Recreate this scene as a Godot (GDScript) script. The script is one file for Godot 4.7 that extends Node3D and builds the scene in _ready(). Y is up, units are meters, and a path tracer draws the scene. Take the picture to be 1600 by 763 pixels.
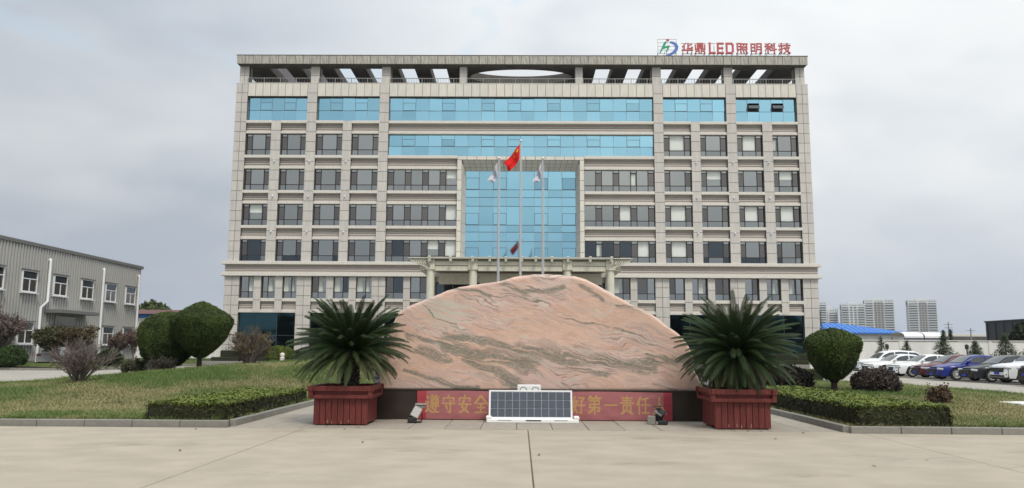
extends Node3D

# A seven-storey office block behind a landscaped forecourt: units are metres, the camera stands at the origin 1.6 m up and looks along -z.

const FACE := -80.0            # plane of the stone piers of the office block
var rng := RandomNumberGenerator.new()
var used_names := {}
var mats := {}
var meshes := {}


# ---------------------------------------------------------------- mesh building
class Shape:
	var v := PackedVector3Array()
	var n := PackedVector3Array()
	var uv := PackedVector2Array()
	var c := PackedColorArray()
	var tint := Color(1, 1, 1)
	var use_tint := false

	func put(a: Vector3, na: Vector3, ua: Vector2) -> void:
		v.append(a)
		n.append(na)
		uv.append(ua)
		if use_tint:
			c.append(tint)

	func tri(a: Vector3, b: Vector3, d: Vector3) -> void:   # counter-clockwise seen from outside
		var nn := (b - a).cross(d - a).normalized()
		put(a, nn, Vector2.ZERO)
		put(d, nn, Vector2.ZERO)
		put(b, nn, Vector2.ZERO)

	func quad(a: Vector3, b: Vector3, d: Vector3, e: Vector3) -> void:
		tri(a, b, d)
		tri(a, d, e)

	func quad_uv(a: Vector3, b: Vector3, d: Vector3, e: Vector3) -> void:   # uv: a lower left, b lower right, d upper right, e upper left
		var nn := (b - a).cross(d - a).normalized()
		put(a, nn, Vector2(0, 1))
		put(d, nn, Vector2(1, 0))
		put(b, nn, Vector2(1, 1))
		put(a, nn, Vector2(0, 1))
		put(e, nn, Vector2(0, 0))
		put(d, nn, Vector2(1, 0))

	func box(at: Vector3, size: Vector3, b := Basis.IDENTITY) -> void:
		var h := size * 0.5
		var p: Array[Vector3] = []
		for k in 8:
			p.append(at + b * Vector3(h.x * (1 if k & 1 else -1), h.y * (1 if k & 2 else -1), h.z * (1 if k & 4 else -1)))
		quad(p[4], p[5], p[7], p[6])
		quad(p[1], p[0], p[2], p[3])
		quad(p[5], p[1], p[3], p[7])
		quad(p[0], p[4], p[6], p[2])
		quad(p[6], p[7], p[3], p[2])
		quad(p[0], p[1], p[5], p[4])

	func span(x0: float, x1: float, y0: float, y1: float, z0: float, z1: float) -> void:
		box(Vector3((x0 + x1) / 2, (y0 + y1) / 2, (z0 + z1) / 2), Vector3(absf(x1 - x0), absf(y1 - y0), absf(z1 - z0)))

	func bevel_box(at: Vector3, size: Vector3, w: float, b := Basis.IDENTITY) -> void:   # 44 triangles
		var h := size * 0.5
		var g := h - Vector3.ONE * w
		var f := func(s: Vector3, axis: int) -> Vector3:
			var q := Vector3(s.x * g.x, s.y * g.y, s.z * g.z)
			q[axis] = s[axis] * h[axis]
			return at + b * q
		for axis in 3:
			var i := (axis + 1) % 3
			var j := (axis + 2) % 3
			for s in [-1.0, 1.0]:
				var cs: Array[Vector3] = []
				for k in [[-1.0, -1.0], [1.0, -1.0], [1.0, 1.0], [-1.0, 1.0]]:
					var q := Vector3.ZERO
					q[axis] = s
					q[i] = k[0] * s
					q[j] = k[1]
					cs.append(f.call(q, axis))
				quad(cs[0], cs[1], cs[2], cs[3])
			for si in [-1.0, 1.0]:
				for sj in [-1.0, 1.0]:
					var q0 := Vector3.ZERO
					q0[axis] = -1.0
					q0[i] = si
					q0[j] = sj
					var q1 := q0
					q1[axis] = 1.0
					var a: Vector3 = f.call(q0, i)
					var bb: Vector3 = f.call(q1, i)
					var d: Vector3 = f.call(q1, j)
					var e: Vector3 = f.call(q0, j)
					if si * sj > 0:
						quad(a, e, d, bb)
					else:
						quad(a, bb, d, e)
		for k in 8:
			var s3 := Vector3(1 if k & 1 else -1, 1 if k & 2 else -1, 1 if k & 4 else -1)
			var a: Vector3 = f.call(s3, 0)
			var bb: Vector3 = f.call(s3, 1)
			var d: Vector3 = f.call(s3, 2)
			if s3.x * s3.y * s3.z > 0:
				tri(a, bb, d)
			else:
				tri(a, d, bb)

	func grid(rows: Array, with_uv := false, wrap := false) -> void:   # smooth sheet; rows of equal length
		var nr := rows.size()
		var nc: int = rows[0].size()
		var acc := []
		for i in nr:
			var a := PackedVector3Array()
			a.resize(nc)
			acc.append(a)
		for i in nr - 1:
			for j in nc - 1:
				var p: Vector3 = rows[i][j]
				var q: Vector3 = rows[i][j + 1]
				var r: Vector3 = rows[i + 1][j + 1]
				var s: Vector3 = rows[i + 1][j]
				var nn := (r - p).cross(s - q)
				acc[i][j] += nn
				acc[i][j + 1] += nn
				acc[i + 1][j + 1] += nn
				acc[i + 1][j] += nn
		if wrap:
			for i in nr:
				var both: Vector3 = acc[i][0] + acc[i][nc - 1]
				acc[i][0] = both
				acc[i][nc - 1] = both
		for i in nr - 1:
			for j in nc - 1:
				var k := [[i, j], [i + 1, j + 1], [i, j + 1], [i, j], [i + 1, j], [i + 1, j + 1]]
				for t in k:
					var nn: Vector3 = acc[t[0]][t[1]]
					put(rows[t[0]][t[1]], nn.normalized() if nn.length() > 1e-12 else Vector3.UP, Vector2(float(t[1]) / (nc - 1), float(t[0]) / (nr - 1)) if with_uv else Vector2.ZERO)

	func tube(path: Array, radii: Array, sides := 6, caps := true) -> void:
		var rows := []
		var side := Vector3.ZERO
		for i in path.size():
			var d: Vector3 = (path[mini(i + 1, path.size() - 1)] - path[maxi(i - 1, 0)]).normalized()
			if side == Vector3.ZERO:
				side = d.cross(Vector3.UP if absf(d.y) < 0.9 else Vector3.RIGHT).normalized()
			side = (side - d * side.dot(d)).normalized()
			var other := d.cross(side)
			var ring := PackedVector3Array()
			for k in sides + 1:
				var a := TAU * k / sides
				ring.append(path[i] + (side * cos(a) + other * sin(a)) * radii[i])
			rows.append(ring)
		grid(rows, false, true)
		if caps:
			for e in [0, path.size() - 1]:
				for k in sides:
					if e == 0:
						tri(path[e], rows[e][k + 1], rows[e][k])
					else:
						tri(path[e], rows[e][k], rows[e][k + 1])

	func lathe(profile: Array, sides: int, x := Transform3D.IDENTITY) -> void:   # profile of (radius, height), bottom to top
		var rows := []
		for p in profile:
			var ring := PackedVector3Array()
			for k in sides + 1:
				var a := -TAU * k / sides
				ring.append(x * Vector3(cos(a) * p.x, p.y, sin(a) * p.x))
			rows.append(ring)
		grid(rows, false, true)

	func prism(poly: PackedVector2Array, z0: float, z1: float, x := Transform3D.IDENTITY) -> void:
		var ids := Geometry2D.triangulate_polygon(poly)
		var ccw := not Geometry2D.is_polygon_clockwise(poly)
		for t in range(0, ids.size(), 3):
			var a := poly[ids[t]]
			var b := poly[ids[t + 1]]
			var d := poly[ids[t + 2]]
			if (b - a).cross(d - a) < 0:
				var w := b
				b = d
				d = w
			tri(x * Vector3(a.x, a.y, z1), x * Vector3(b.x, b.y, z1), x * Vector3(d.x, d.y, z1))
			tri(x * Vector3(a.x, a.y, z0), x * Vector3(d.x, d.y, z0), x * Vector3(b.x, b.y, z0))
		for k in poly.size():
			var a := poly[k]
			var b := poly[(k + 1) % poly.size()]
			if not ccw:
				var w := a
				a = b
				b = w
			quad(x * Vector3(a.x, a.y, z0), x * Vector3(b.x, b.y, z0), x * Vector3(b.x, b.y, z1), x * Vector3(a.x, a.y, z1))

	func made() -> ArrayMesh:
		var arrays := []
		arrays.resize(Mesh.ARRAY_MAX)
		arrays[Mesh.ARRAY_VERTEX] = v
		arrays[Mesh.ARRAY_NORMAL] = n
		arrays[Mesh.ARRAY_TEX_UV] = uv
		if use_tint:
			arrays[Mesh.ARRAY_COLOR] = c
		var m := ArrayMesh.new()
		m.add_surface_from_arrays(Mesh.PRIMITIVE_TRIANGLES, arrays)
		return m


func box_mesh(size: Vector3, bevel := 0.0) -> ArrayMesh:
	var key := "box%.3f_%.3f_%.3f_%.3f" % [size.x, size.y, size.z, bevel]
	if not meshes.has(key):
		var s := Shape.new()
		if bevel > 0:
			s.bevel_box(Vector3.ZERO, size, bevel)
		else:
			s.box(Vector3.ZERO, size)
		meshes[key] = s.made()
	return meshes[key]


# ---------------------------------------------------------------- nodes
func numbered(called: String, parent: Node) -> String:
	var key := "%d/%s" % [parent.get_instance_id(), called]
	var k: int = used_names.get(key, 0)
	used_names[key] = k + 1
	return called if k == 0 else "%s_%03d" % [called, k]


func tag(o: Node, label: String, category: String, group := "") -> Node:
	o.set_meta("label", label)
	o.set_meta("category", category)
	if group != "":
		o.set_meta("group", group)
	return o


func thing(called: String, label: String, category: String, at := Vector3.ZERO, turn := 0.0, group := "") -> Node3D:
	var o := Node3D.new()
	o.name = numbered(called, self)
	o.position = at
	o.rotation.y = turn
	add_child(o, true)
	tag(o, label, category, group)
	return o


func setting(called: String, m: Mesh = null, material: Material = null) -> Node3D:
	var o: Node3D = Node3D.new()
	if m:
		o = MeshInstance3D.new()
		o.mesh = m
		o.material_override = material
	o.name = numbered(called, self)
	o.set_meta("kind", "structure")
	add_child(o, true)
	return o


func part(called: String, m: Mesh, material: Material, parent: Node, at := Vector3.ZERO, b := Basis.IDENTITY) -> MeshInstance3D:
	var o := MeshInstance3D.new()
	o.name = numbered(called, parent)
	o.mesh = m
	o.material_override = material
	o.transform = Transform3D(b, at)
	parent.add_child(o, true)
	return o


func scatter(called: String, m: Mesh, material: Material, places: Array, tints: Array, parent: Node) -> MultiMeshInstance3D:
	var mm := MultiMesh.new()
	mm.transform_format = MultiMesh.TRANSFORM_3D
	mm.use_colors = not tints.is_empty()
	mm.mesh = m
	mm.instance_count = places.size()
	for k in places.size():
		mm.set_instance_transform(k, places[k])
		if mm.use_colors:
			mm.set_instance_color(k, tints[k])
	var o := MultiMeshInstance3D.new()
	o.multimesh = mm
	o.material_override = material
	o.name = numbered(called, parent)
	o.set_meta("kind", "stuff")
	parent.add_child(o, true)
	return o


# ---------------------------------------------------------------- materials
func noise_texture(key: String, frequency: float, octaves: int, dark: float, light: float, seed_: int, size := 512, kind := FastNoiseLite.TYPE_SIMPLEX_SMOOTH) -> NoiseTexture2D:
	if not mats.has(key):
		var f := FastNoiseLite.new()
		f.noise_type = kind
		f.seed = seed_
		f.frequency = frequency
		f.fractal_octaves = octaves
		var t := NoiseTexture2D.new()
		t.width = size
		t.height = size
		t.seamless = true
		t.noise = f
		var g := Gradient.new()
		g.set_color(0, Color(dark, dark, dark))
		g.set_color(1, Color(light, light, light))
		t.color_ramp = g
		mats[key] = t
	return mats[key]


func lin(r: float, g: float, b: float) -> Color:   # a real-world base colour, given linear
	return Color(r, g, b).linear_to_srgb()


func plain(key: String, colour: Color, rough := 0.7, metal := 0.0, spec := 0.5) -> StandardMaterial3D:
	if not mats.has(key):
		var m := StandardMaterial3D.new()
		m.resource_name = key
		m.albedo_color = colour
		m.roughness = rough
		m.metallic = metal
		m.metallic_specular = spec
		mats[key] = m
	return mats[key]


func worn(key: String, colour: Color, rough: float, coarse: Texture2D, scale1: Vector3, fine: Texture2D = null, scale2 := Vector3.ONE, spec := 0.4) -> StandardMaterial3D:
	if not mats.has(key):
		var m := plain(key, colour, rough, 0.0, spec)
		m.albedo_texture = coarse
		m.uv1_triplanar = true
		m.uv1_world_triplanar = true
		m.uv1_scale = scale1
		if fine:
			m.detail_enabled = true
			m.detail_blend_mode = BaseMaterial3D.BLEND_MODE_MUL
			m.detail_albedo = fine
			m.detail_uv_layer = BaseMaterial3D.DETAIL_UV_2
			m.uv2_triplanar = true
			m.uv2_world_triplanar = true
			m.uv2_scale = scale2
	return mats[key]


func leafy(key: String, colour: Color, rough := 0.6, through := 0.25) -> StandardMaterial3D:
	if not mats.has(key):
		var m := plain(key, colour, rough, 0.0, 0.35)
		m.vertex_color_use_as_albedo = true
		m.cull_mode = BaseMaterial3D.CULL_DISABLED
		m.backlight_enabled = true
		m.backlight = Color(through, through, through * 0.6)
	return mats[key]


func smooth(a: float, b: float, x: float) -> float:
	return smoothstep(a, b, x)


func around(spread: float) -> float:
	return rng.randf_range(-spread, spread)


# ---------------------------------------------------------------- the scene
func _ready() -> void:
	rng.seed = 20240419
	# camera
	var cam := Camera3D.new()
	cam.name = "camera"
	cam.fov = 34.34
	cam.near = 0.1
	cam.far = 4000.0
	cam.transform = Transform3D(Basis(Vector3.UP, deg_to_rad(0.61)) * Basis(Vector3.RIGHT, deg_to_rad(7.63)) * Basis(Vector3.BACK, deg_to_rad(0.35)), Vector3(0, 1.6, 0))
	add_child(cam)
	cam.current = true
	# sky, exposure
	var env := Environment.new()
	env.background_mode = Environment.BG_SKY
	var sky := Sky.new()
	var pano := PanoramaSkyMaterial.new()
	pano.panorama = sky_picture()
	pano.energy_multiplier = 0.80
	sky.sky_material = pano
	env.sky = sky
	env.tonemap_mode = Environment.TONE_MAPPER_LINEAR
	env.tonemap_exposure = 1.32
	env.fog_enabled = true          # thin haze that greys the towers a kilometre off
	env.fog_density = 0.00013
	env.fog_light_color = Color(0.80, 0.84, 0.90)
	env.sdfgi_enabled = true
	env.ssao_enabled = true
	env.ssil_enabled = true
	var we := WorldEnvironment.new()
	we.name = "world_environment"
	we.environment = env
	add_child(we)
	# sun behind thin cloud, over the photographer's right shoulder
	var sun := DirectionalLight3D.new()
	sun.name = "sun"
	sun.light_energy = 0.5
	sun.light_color = Color(1.0, 0.965, 0.91)
	sun.light_angular_distance = 14.0
	sun.shadow_enabled = true
	sun.rotation_degrees = Vector3(-53, 24, 0)
	add_child(sun)

	build_materials()
	build_ground()
	build_office()
	build_portico()
	build_roof_sign()
	build_workshop()
	build_far_things()
	build_monument()
	build_planters()
	build_small_things()
	build_flagpoles()
	build_hedges_and_lawns()
	build_shrubs_and_trees()
	build_cars()


func sky_picture() -> ImageTexture:
	var w := 1536
	var h := 768
	var big := FastNoiseLite.new()
	big.seed = 11
	big.frequency = 1.0
	big.fractal_octaves = 5
	big.fractal_gain = 0.52
	var veil := FastNoiseLite.new()
	veil.seed = 5
	veil.frequency = 1.0
	veil.fractal_octaves = 4
	var data := PackedFloat32Array()
	data.resize(w * h * 3)
	var at := 0
	for j in h:
		var th := PI * (j + 0.5) / h
		var y := cos(th)
		var s := sin(th)
		for i in w:
			var ph := TAU * ((i + 0.5) / w - 0.5)
			var x := sin(ph) * s
			var z := -cos(ph) * s
			var c := Vector3(0.40, 0.44, 0.50)
			if y > -0.05:
				var yy := maxf(y, 0.0)
				var k := 1.0 / (yy + 0.35)          # cloud sheet seen edge-on towards the horizon
				var px := x * k * 1.1
				var pz := z * k * 1.1
				var n1 := big.get_noise_3d(px * 0.9, pz * 1.1, 3.0)
				var n2 := veil.get_noise_3d(px * 2.1 + n1, pz * 2.6, 9.0)
				var body := 0.5 + 0.9 * n1 + 0.35 * n2
				var lightness := clampf(body * 0.8 + (-x) * 0.60 * (0.4 + yy) + yy * 0.75 - 0.10, 0.0, 1.0)
				var grey := Vector3(0.485, 0.53, 0.595)
				var bright := Vector3(0.75, 0.775, 0.79)
				c = grey.lerp(bright, lightness)
				var bank := smoothstep(0.24, 0.34, yy + 0.10 * n1 + 0.05 * n2) * (1.0 - smoothstep(0.44, 0.62, yy + 0.15 * n2)) * (1.0 - smoothstep(-0.25, 0.35, x + 0.3 * n1))
				c = c.lerp(Vector3(0.80, 0.81, 0.795), bank * clampf(0.45 + 0.6 * n2, 0.0, 0.7))
				var gap := smoothstep(0.10, 0.34, n2 - 0.4 * n1 + (-x) * 0.35 + yy * 0.35 - 0.12) * smoothstep(0.24, 0.36, yy)
				c = c.lerp(Vector3(0.50, 0.63, 0.74), gap * 0.5)
				c *= 1.0 + 0.75 * yy * yy + 0.25 * yy
				c *= 1.0 - 0.15 * smoothstep(-0.2, 0.6, x)
				var low := 1.0 - smoothstep(0.0, 0.22, yy)
				c = c.lerp(Vector3(0.435, 0.48, 0.56) * (1.0 - 0.10 * x), low * 0.7)
			data[at] = c.x
			data[at + 1] = c.y
			data[at + 2] = c.z
			at += 3
	return ImageTexture.create_from_image(Image.create_from_data(w, h, false, Image.FORMAT_RGBF, data.to_byte_array()))


func build_materials() -> void:
	var streaks := noise_texture("t_streaks", 0.012, 4, 0.92, 1.0, 3)
	var cloudy := noise_texture("t_cloudy", 0.008, 4, 0.80, 1.0, 8)
	var fine := noise_texture("t_fine", 0.06, 3, 0.90, 1.0, 15)
	var speckle := noise_texture("t_speckle", 0.35, 2, 0.80, 1.0, 21)
	# stone cladding in five tones that repeat over the front
	var tones := [Vector3(0.69, 0.66, 0.61), Vector3(0.665, 0.635, 0.595), Vector3(0.66, 0.635, 0.60), Vector3(0.69, 0.65, 0.61), Vector3(0.71, 0.68, 0.625)]
	for k in 5:
		var t: Vector3 = tones[k]
		worn("stone%d" % k, lin(t.x, t.y, t.z), 0.6, streaks, Vector3(0.5, 0.06, 0.5), fine, Vector3(0.9, 0.9, 0.9))
		worn("cream%d" % k, lin(t.x * 1.22, t.y * 1.22, t.z * 1.17), 0.6, streaks, Vector3(0.6, 0.08, 0.6), fine, Vector3(0.9, 0.9, 0.9))
		worn("fascia%d" % k, lin(t.x * 0.88, t.y * 0.885, t.z * 0.84), 0.7, noise_texture("t_stain", 0.016, 5, 0.74, 1.0, 31), Vector3(0.7, 0.1, 0.7), fine, Vector3(0.9, 0.9, 0.9))
	worn("band", lin(0.80, 0.765, 0.70), 0.6, streaks, Vector3(0.7, 0.3, 0.7), fine, Vector3.ONE)
	worn("mortar", lin(0.17, 0.155, 0.14), 0.9, cloudy, Vector3.ONE * 0.3)
	worn("louvre", lin(0.54, 0.49, 0.44), 0.5, streaks, Vector3(0.06, 1.2, 0.3), fine, Vector3(0.3, 2.0, 0.3))
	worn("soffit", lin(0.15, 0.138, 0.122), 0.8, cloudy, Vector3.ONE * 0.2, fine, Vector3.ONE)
	plain("frame", lin(0.045, 0.038, 0.034), 0.45, 0.2)
	plain("mullion", lin(0.30, 0.42, 0.46), 0.4, 0.5)
	plain("dark_joint", lin(0.06, 0.10, 0.13), 0.5)
	plain("blind", lin(0.84, 0.86, 0.82), 0.8)
	plain("curtain", lin(0.55, 0.53, 0.48), 0.9)
	# coated glass: mostly reflects, with the tint of its coating
	for k in 4:
		var d := 1.0 + (k - 1.5) * 0.055
		plain("blue_glass%d" % k, lin(0.36 * d, 0.655 * d, 0.775 * d), 0.04, 1.0)
		plain("grey_glass%d" % k, lin(0.40 * d, 0.41 * d, 0.385 * d), 0.05, 1.0)
		plain("brown_glass%d" % k, lin(0.20 * d, 0.185 * d, 0.17 * d), 0.08, 1.0)
		plain("lower_glass%d" % k, lin(0.34 * d, 0.35 * d, 0.335 * d), 0.08, 1.0)
		plain("night_glass%d" % k, lin(0.10 * d, 0.115 * d, 0.125 * d), 0.05, 1.0)
	var clear := plain("clear_glass", Color(0.85, 0.9, 0.88, 0.10), 0.04)
	clear.transparency = BaseMaterial3D.TRANSPARENCY_ALPHA
	# ground
	var concrete := noise_texture("t_concrete", 0.006, 6, 0.91, 1.0, 41, 1024)
	for k in 3:
		var d := 1.0 + (k - 1) * 0.035
		worn("concrete%d" % k, lin(0.495 * d, 0.43 * d, 0.34 * d), 0.85, concrete, Vector3(0.13, 0.1, 0.17), noise_texture("t_grit", 0.11, 4, 0.86, 1.0, 43), Vector3(0.8, 0.8, 1.1))
		worn("paving%d" % k, lin(0.41 * d, 0.365 * d, 0.305 * d), 0.85, concrete, Vector3(0.6, 0.6, 0.6), fine, Vector3.ONE * 2.0)
		worn("kerb%d" % k, lin(0.34 * d, 0.325 * d, 0.29 * d), 0.85, concrete, Vector3(0.8, 1.2, 0.8), speckle, Vector3.ONE * 1.5)
	worn("joint", lin(0.19, 0.165, 0.13), 0.95, cloudy, Vector3.ONE)
	worn("road", lin(0.45, 0.42, 0.365), 0.85, concrete, Vector3(0.05, 0.05, 0.08), fine, Vector3.ONE * 0.4)
	worn("earth", lin(0.20, 0.19, 0.13), 0.95, cloudy, Vector3.ONE * 0.03, fine, Vector3.ONE * 0.4)
	worn("turf", lin(0.17, 0.18, 0.07), 0.95, noise_texture("t_turf", 0.03, 5, 0.5, 1.0, 51), Vector3.ONE * 0.3, speckle, Vector3.ONE * 1.3)
	worn("bark", lin(0.09, 0.07, 0.05), 0.9, noise_texture("t_bark", 0.05, 4, 0.5, 1.0, 61), Vector3(3, 0.6, 3))
	worn("white_wall", lin(0.90, 0.89, 0.85), 0.8, streaks, Vector3(0.15, 0.03, 0.15), fine, Vector3.ONE * 0.5)
	worn("red_wood", lin(0.26, 0.055, 0.048), 0.55, noise_texture("t_wood", 0.03, 4, 0.68, 1.0, 71), Vector3(2.2, 0.25, 2.2), speckle, Vector3(3, 0.5, 3))
	worn("red_wood_dark", lin(0.225, 0.046, 0.042), 0.6, noise_texture("t_wood", 0.03, 4, 0.68, 1.0, 71), Vector3(2.2, 0.25, 2.2), speckle, Vector3(3, 0.5, 3))
	plain("steel", lin(0.62, 0.60, 0.58), 0.35, 0.85)
	plain("white_paint", lin(0.80, 0.81, 0.82), 0.4)
	plain("black_plastic", lin(0.02, 0.02, 0.022), 0.45)
	plain("grey_metal", lin(0.30, 0.30, 0.29), 0.45, 0.6)
	plain("rubber", lin(0.02, 0.02, 0.02), 0.8)
	for k in 4:
		var d := 1.0 + (k - 1.5) * 0.1
		plain("shop_glass%d" % k, lin(0.032 * d, 0.07 * d, 0.08 * d), 0.04, 1.0)
	worn("portico", lin(0.76, 0.74, 0.62), 0.7, streaks, Vector3(0.8, 0.12, 0.8), fine, Vector3.ONE)
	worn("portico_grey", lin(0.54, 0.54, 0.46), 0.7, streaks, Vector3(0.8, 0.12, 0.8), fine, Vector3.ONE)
	plain("lift_wall", lin(0.17, 0.155, 0.17), 0.7)
	plain("sign_red", lin(0.52, 0.10, 0.105), 0.45)
	plain("sign_green", lin(0.03, 0.33, 0.19), 0.45)
	plain("sign_blue", lin(0.10, 0.19, 0.52), 0.45)
	worn("sheeting", lin(0.54, 0.535, 0.515), 0.5, streaks, Vector3(0.3, 0.05, 0.3), fine, Vector3.ONE)
	worn("sheeting_plain", lin(0.36, 0.355, 0.34), 0.55, streaks, Vector3(0.3, 0.05, 0.3))
	plain("sheeting_dark", lin(0.16, 0.16, 0.155), 0.5)
	worn("roof_blue", lin(0.035, 0.19, 0.62), 0.45, streaks, Vector3(0.3, 0.1, 0.3))
	plain("roof_red", lin(0.11, 0.04, 0.03), 0.7)
	plain("sheet_blue_grey", lin(0.17, 0.18, 0.23), 0.6)
	plain("hall_dark", lin(0.045, 0.048, 0.055), 0.6)
	plain("tower_white", lin(0.60, 0.615, 0.62), 0.7)
	plain("tower_tan", lin(0.40, 0.385, 0.35), 0.7)
	plain("tower_glass", lin(0.11, 0.12, 0.13), 0.4)
	plain("tower_cap", lin(0.17, 0.18, 0.21), 0.7)
	worn("granite", lin(0.095, 0.070, 0.058), 0.3, noise_texture("t_granite", 0.2, 3, 0.5, 1.0, 91), Vector3.ONE * 0.8, cloudy, Vector3.ONE * 0.4)
	var marble := plain("marble", Color.WHITE, 0.42, 0.0, 0.45)
	marble.albedo_texture = marble_picture()
	var banner := plain("banner", Color.WHITE, 0.6, 0.0, 0.4)
	banner.albedo_texture = banner_picture()
	banner.cull_mode = BaseMaterial3D.CULL_DISABLED
	for k in 3:
		var d := 1.0 + (k - 1) * 0.18
		plain("solar%d" % k, lin(0.014 * d, 0.018 * d, 0.040 * d), 0.35)
	var pg := plain("panel_glass", Color(0.8, 0.85, 0.9, 0.06), 0.05)
	pg.transparency = BaseMaterial3D.TRANSPARENCY_ALPHA
	plain("dry_wood", lin(0.36, 0.27, 0.21), 0.9)
	plain("foam", lin(0.82, 0.82, 0.80), 0.9)
	plain("lamp_silver", lin(0.33, 0.325, 0.31), 0.4, 0.35)
	plain("dry_leaf", lin(0.16, 0.08, 0.035), 0.8)
	plain("cycad_bark", lin(0.035, 0.027, 0.02), 0.9)
	for q in [["frond_young", Vector3(0.022, 0.045, 0.013)], ["frond", Vector3(0.021, 0.040, 0.012)], ["frond_old", Vector3(0.040, 0.058, 0.020)], ["frond_dry", Vector3(0.085, 0.092, 0.040)]]:
		var c: Vector3 = q[1]
		var m := plain(q[0], lin(c.x, c.y, c.z), 0.55, 0.0, 0.35)
		m.cull_mode = BaseMaterial3D.CULL_DISABLED
		m.backlight_enabled = true
		m.backlight = Color(0.12, 0.12, 0.06)
	leafy("leaf", Color.WHITE)
	leafy("grass_blade", Color.WHITE, 0.7, 0.3)
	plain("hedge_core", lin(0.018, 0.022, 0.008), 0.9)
	plain("twig", lin(0.20, 0.165, 0.145), 0.9)
	for q in [["car_white", Vector3(0.74, 0.75, 0.75)], ["car_maroon", Vector3(0.10, 0.006, 0.012)], ["car_blue", Vector3(0.010, 0.022, 0.19)], ["car_black", Vector3(0.014, 0.015, 0.018)], ["car_silver", Vector3(0.45, 0.45, 0.46)]]:
		var c: Vector3 = q[1]
		var m := plain(q[0], lin(c.x, c.y, c.z), 0.35, 0.0, 0.35)
		m.clearcoat_enabled = true
		m.clearcoat = 0.3
		m.clearcoat_roughness = 0.06
	plain("car_glass", lin(0.03, 0.035, 0.038), 0.05, 0.0, 0.8)
	plain("rim", lin(0.62, 0.62, 0.63), 0.35, 0.3)
	plain("headlight", lin(0.55, 0.57, 0.60), 0.12, 0.5)
	plain("tail_light", lin(0.35, 0.02, 0.02), 0.2)
	plain("plate_blue", lin(0.02, 0.04, 0.42), 0.5)
	var sm := Image.create(256, 128, false, Image.FORMAT_RGBA8)
	var nf := FastNoiseLite.new()
	nf.seed = 12
	nf.frequency = 0.03
	nf.fractal_octaves = 5
	for y in 128:
		for x in 256:
			var r := Vector2((x - 128) / 128.0, (y - 64) / 64.0).length()
			var al := clampf((1.0 - r) * 1.2, 0, 1) * clampf(0.25 + 1.5 * nf.get_noise_2d(x * 0.6, y * 2.0), 0, 1)
			sm.set_pixel(x, y, Color(1, 1, 1, al * 0.30))
	for q in [["stain_dark", Vector3(0.20, 0.18, 0.15)], ["stain_grey", Vector3(0.42, 0.42, 0.38)]]:
		var c: Vector3 = q[1]
		var m := plain(q[0], lin(c.x, c.y, c.z), 0.9)
		m.albedo_texture = ImageTexture.create_from_image(sm)
		m.transparency = BaseMaterial3D.TRANSPARENCY_ALPHA


# ---------------------------------------------------------------- ground
func flat(x0: float, x1: float, z0: float, z1: float, y: float) -> ArrayMesh:
	var s := Shape.new()
	s.quad(Vector3(x0, y, z1), Vector3(x1, y, z1), Vector3(x1, y, z0), Vector3(x0, y, z0))
	return s.made()


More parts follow.
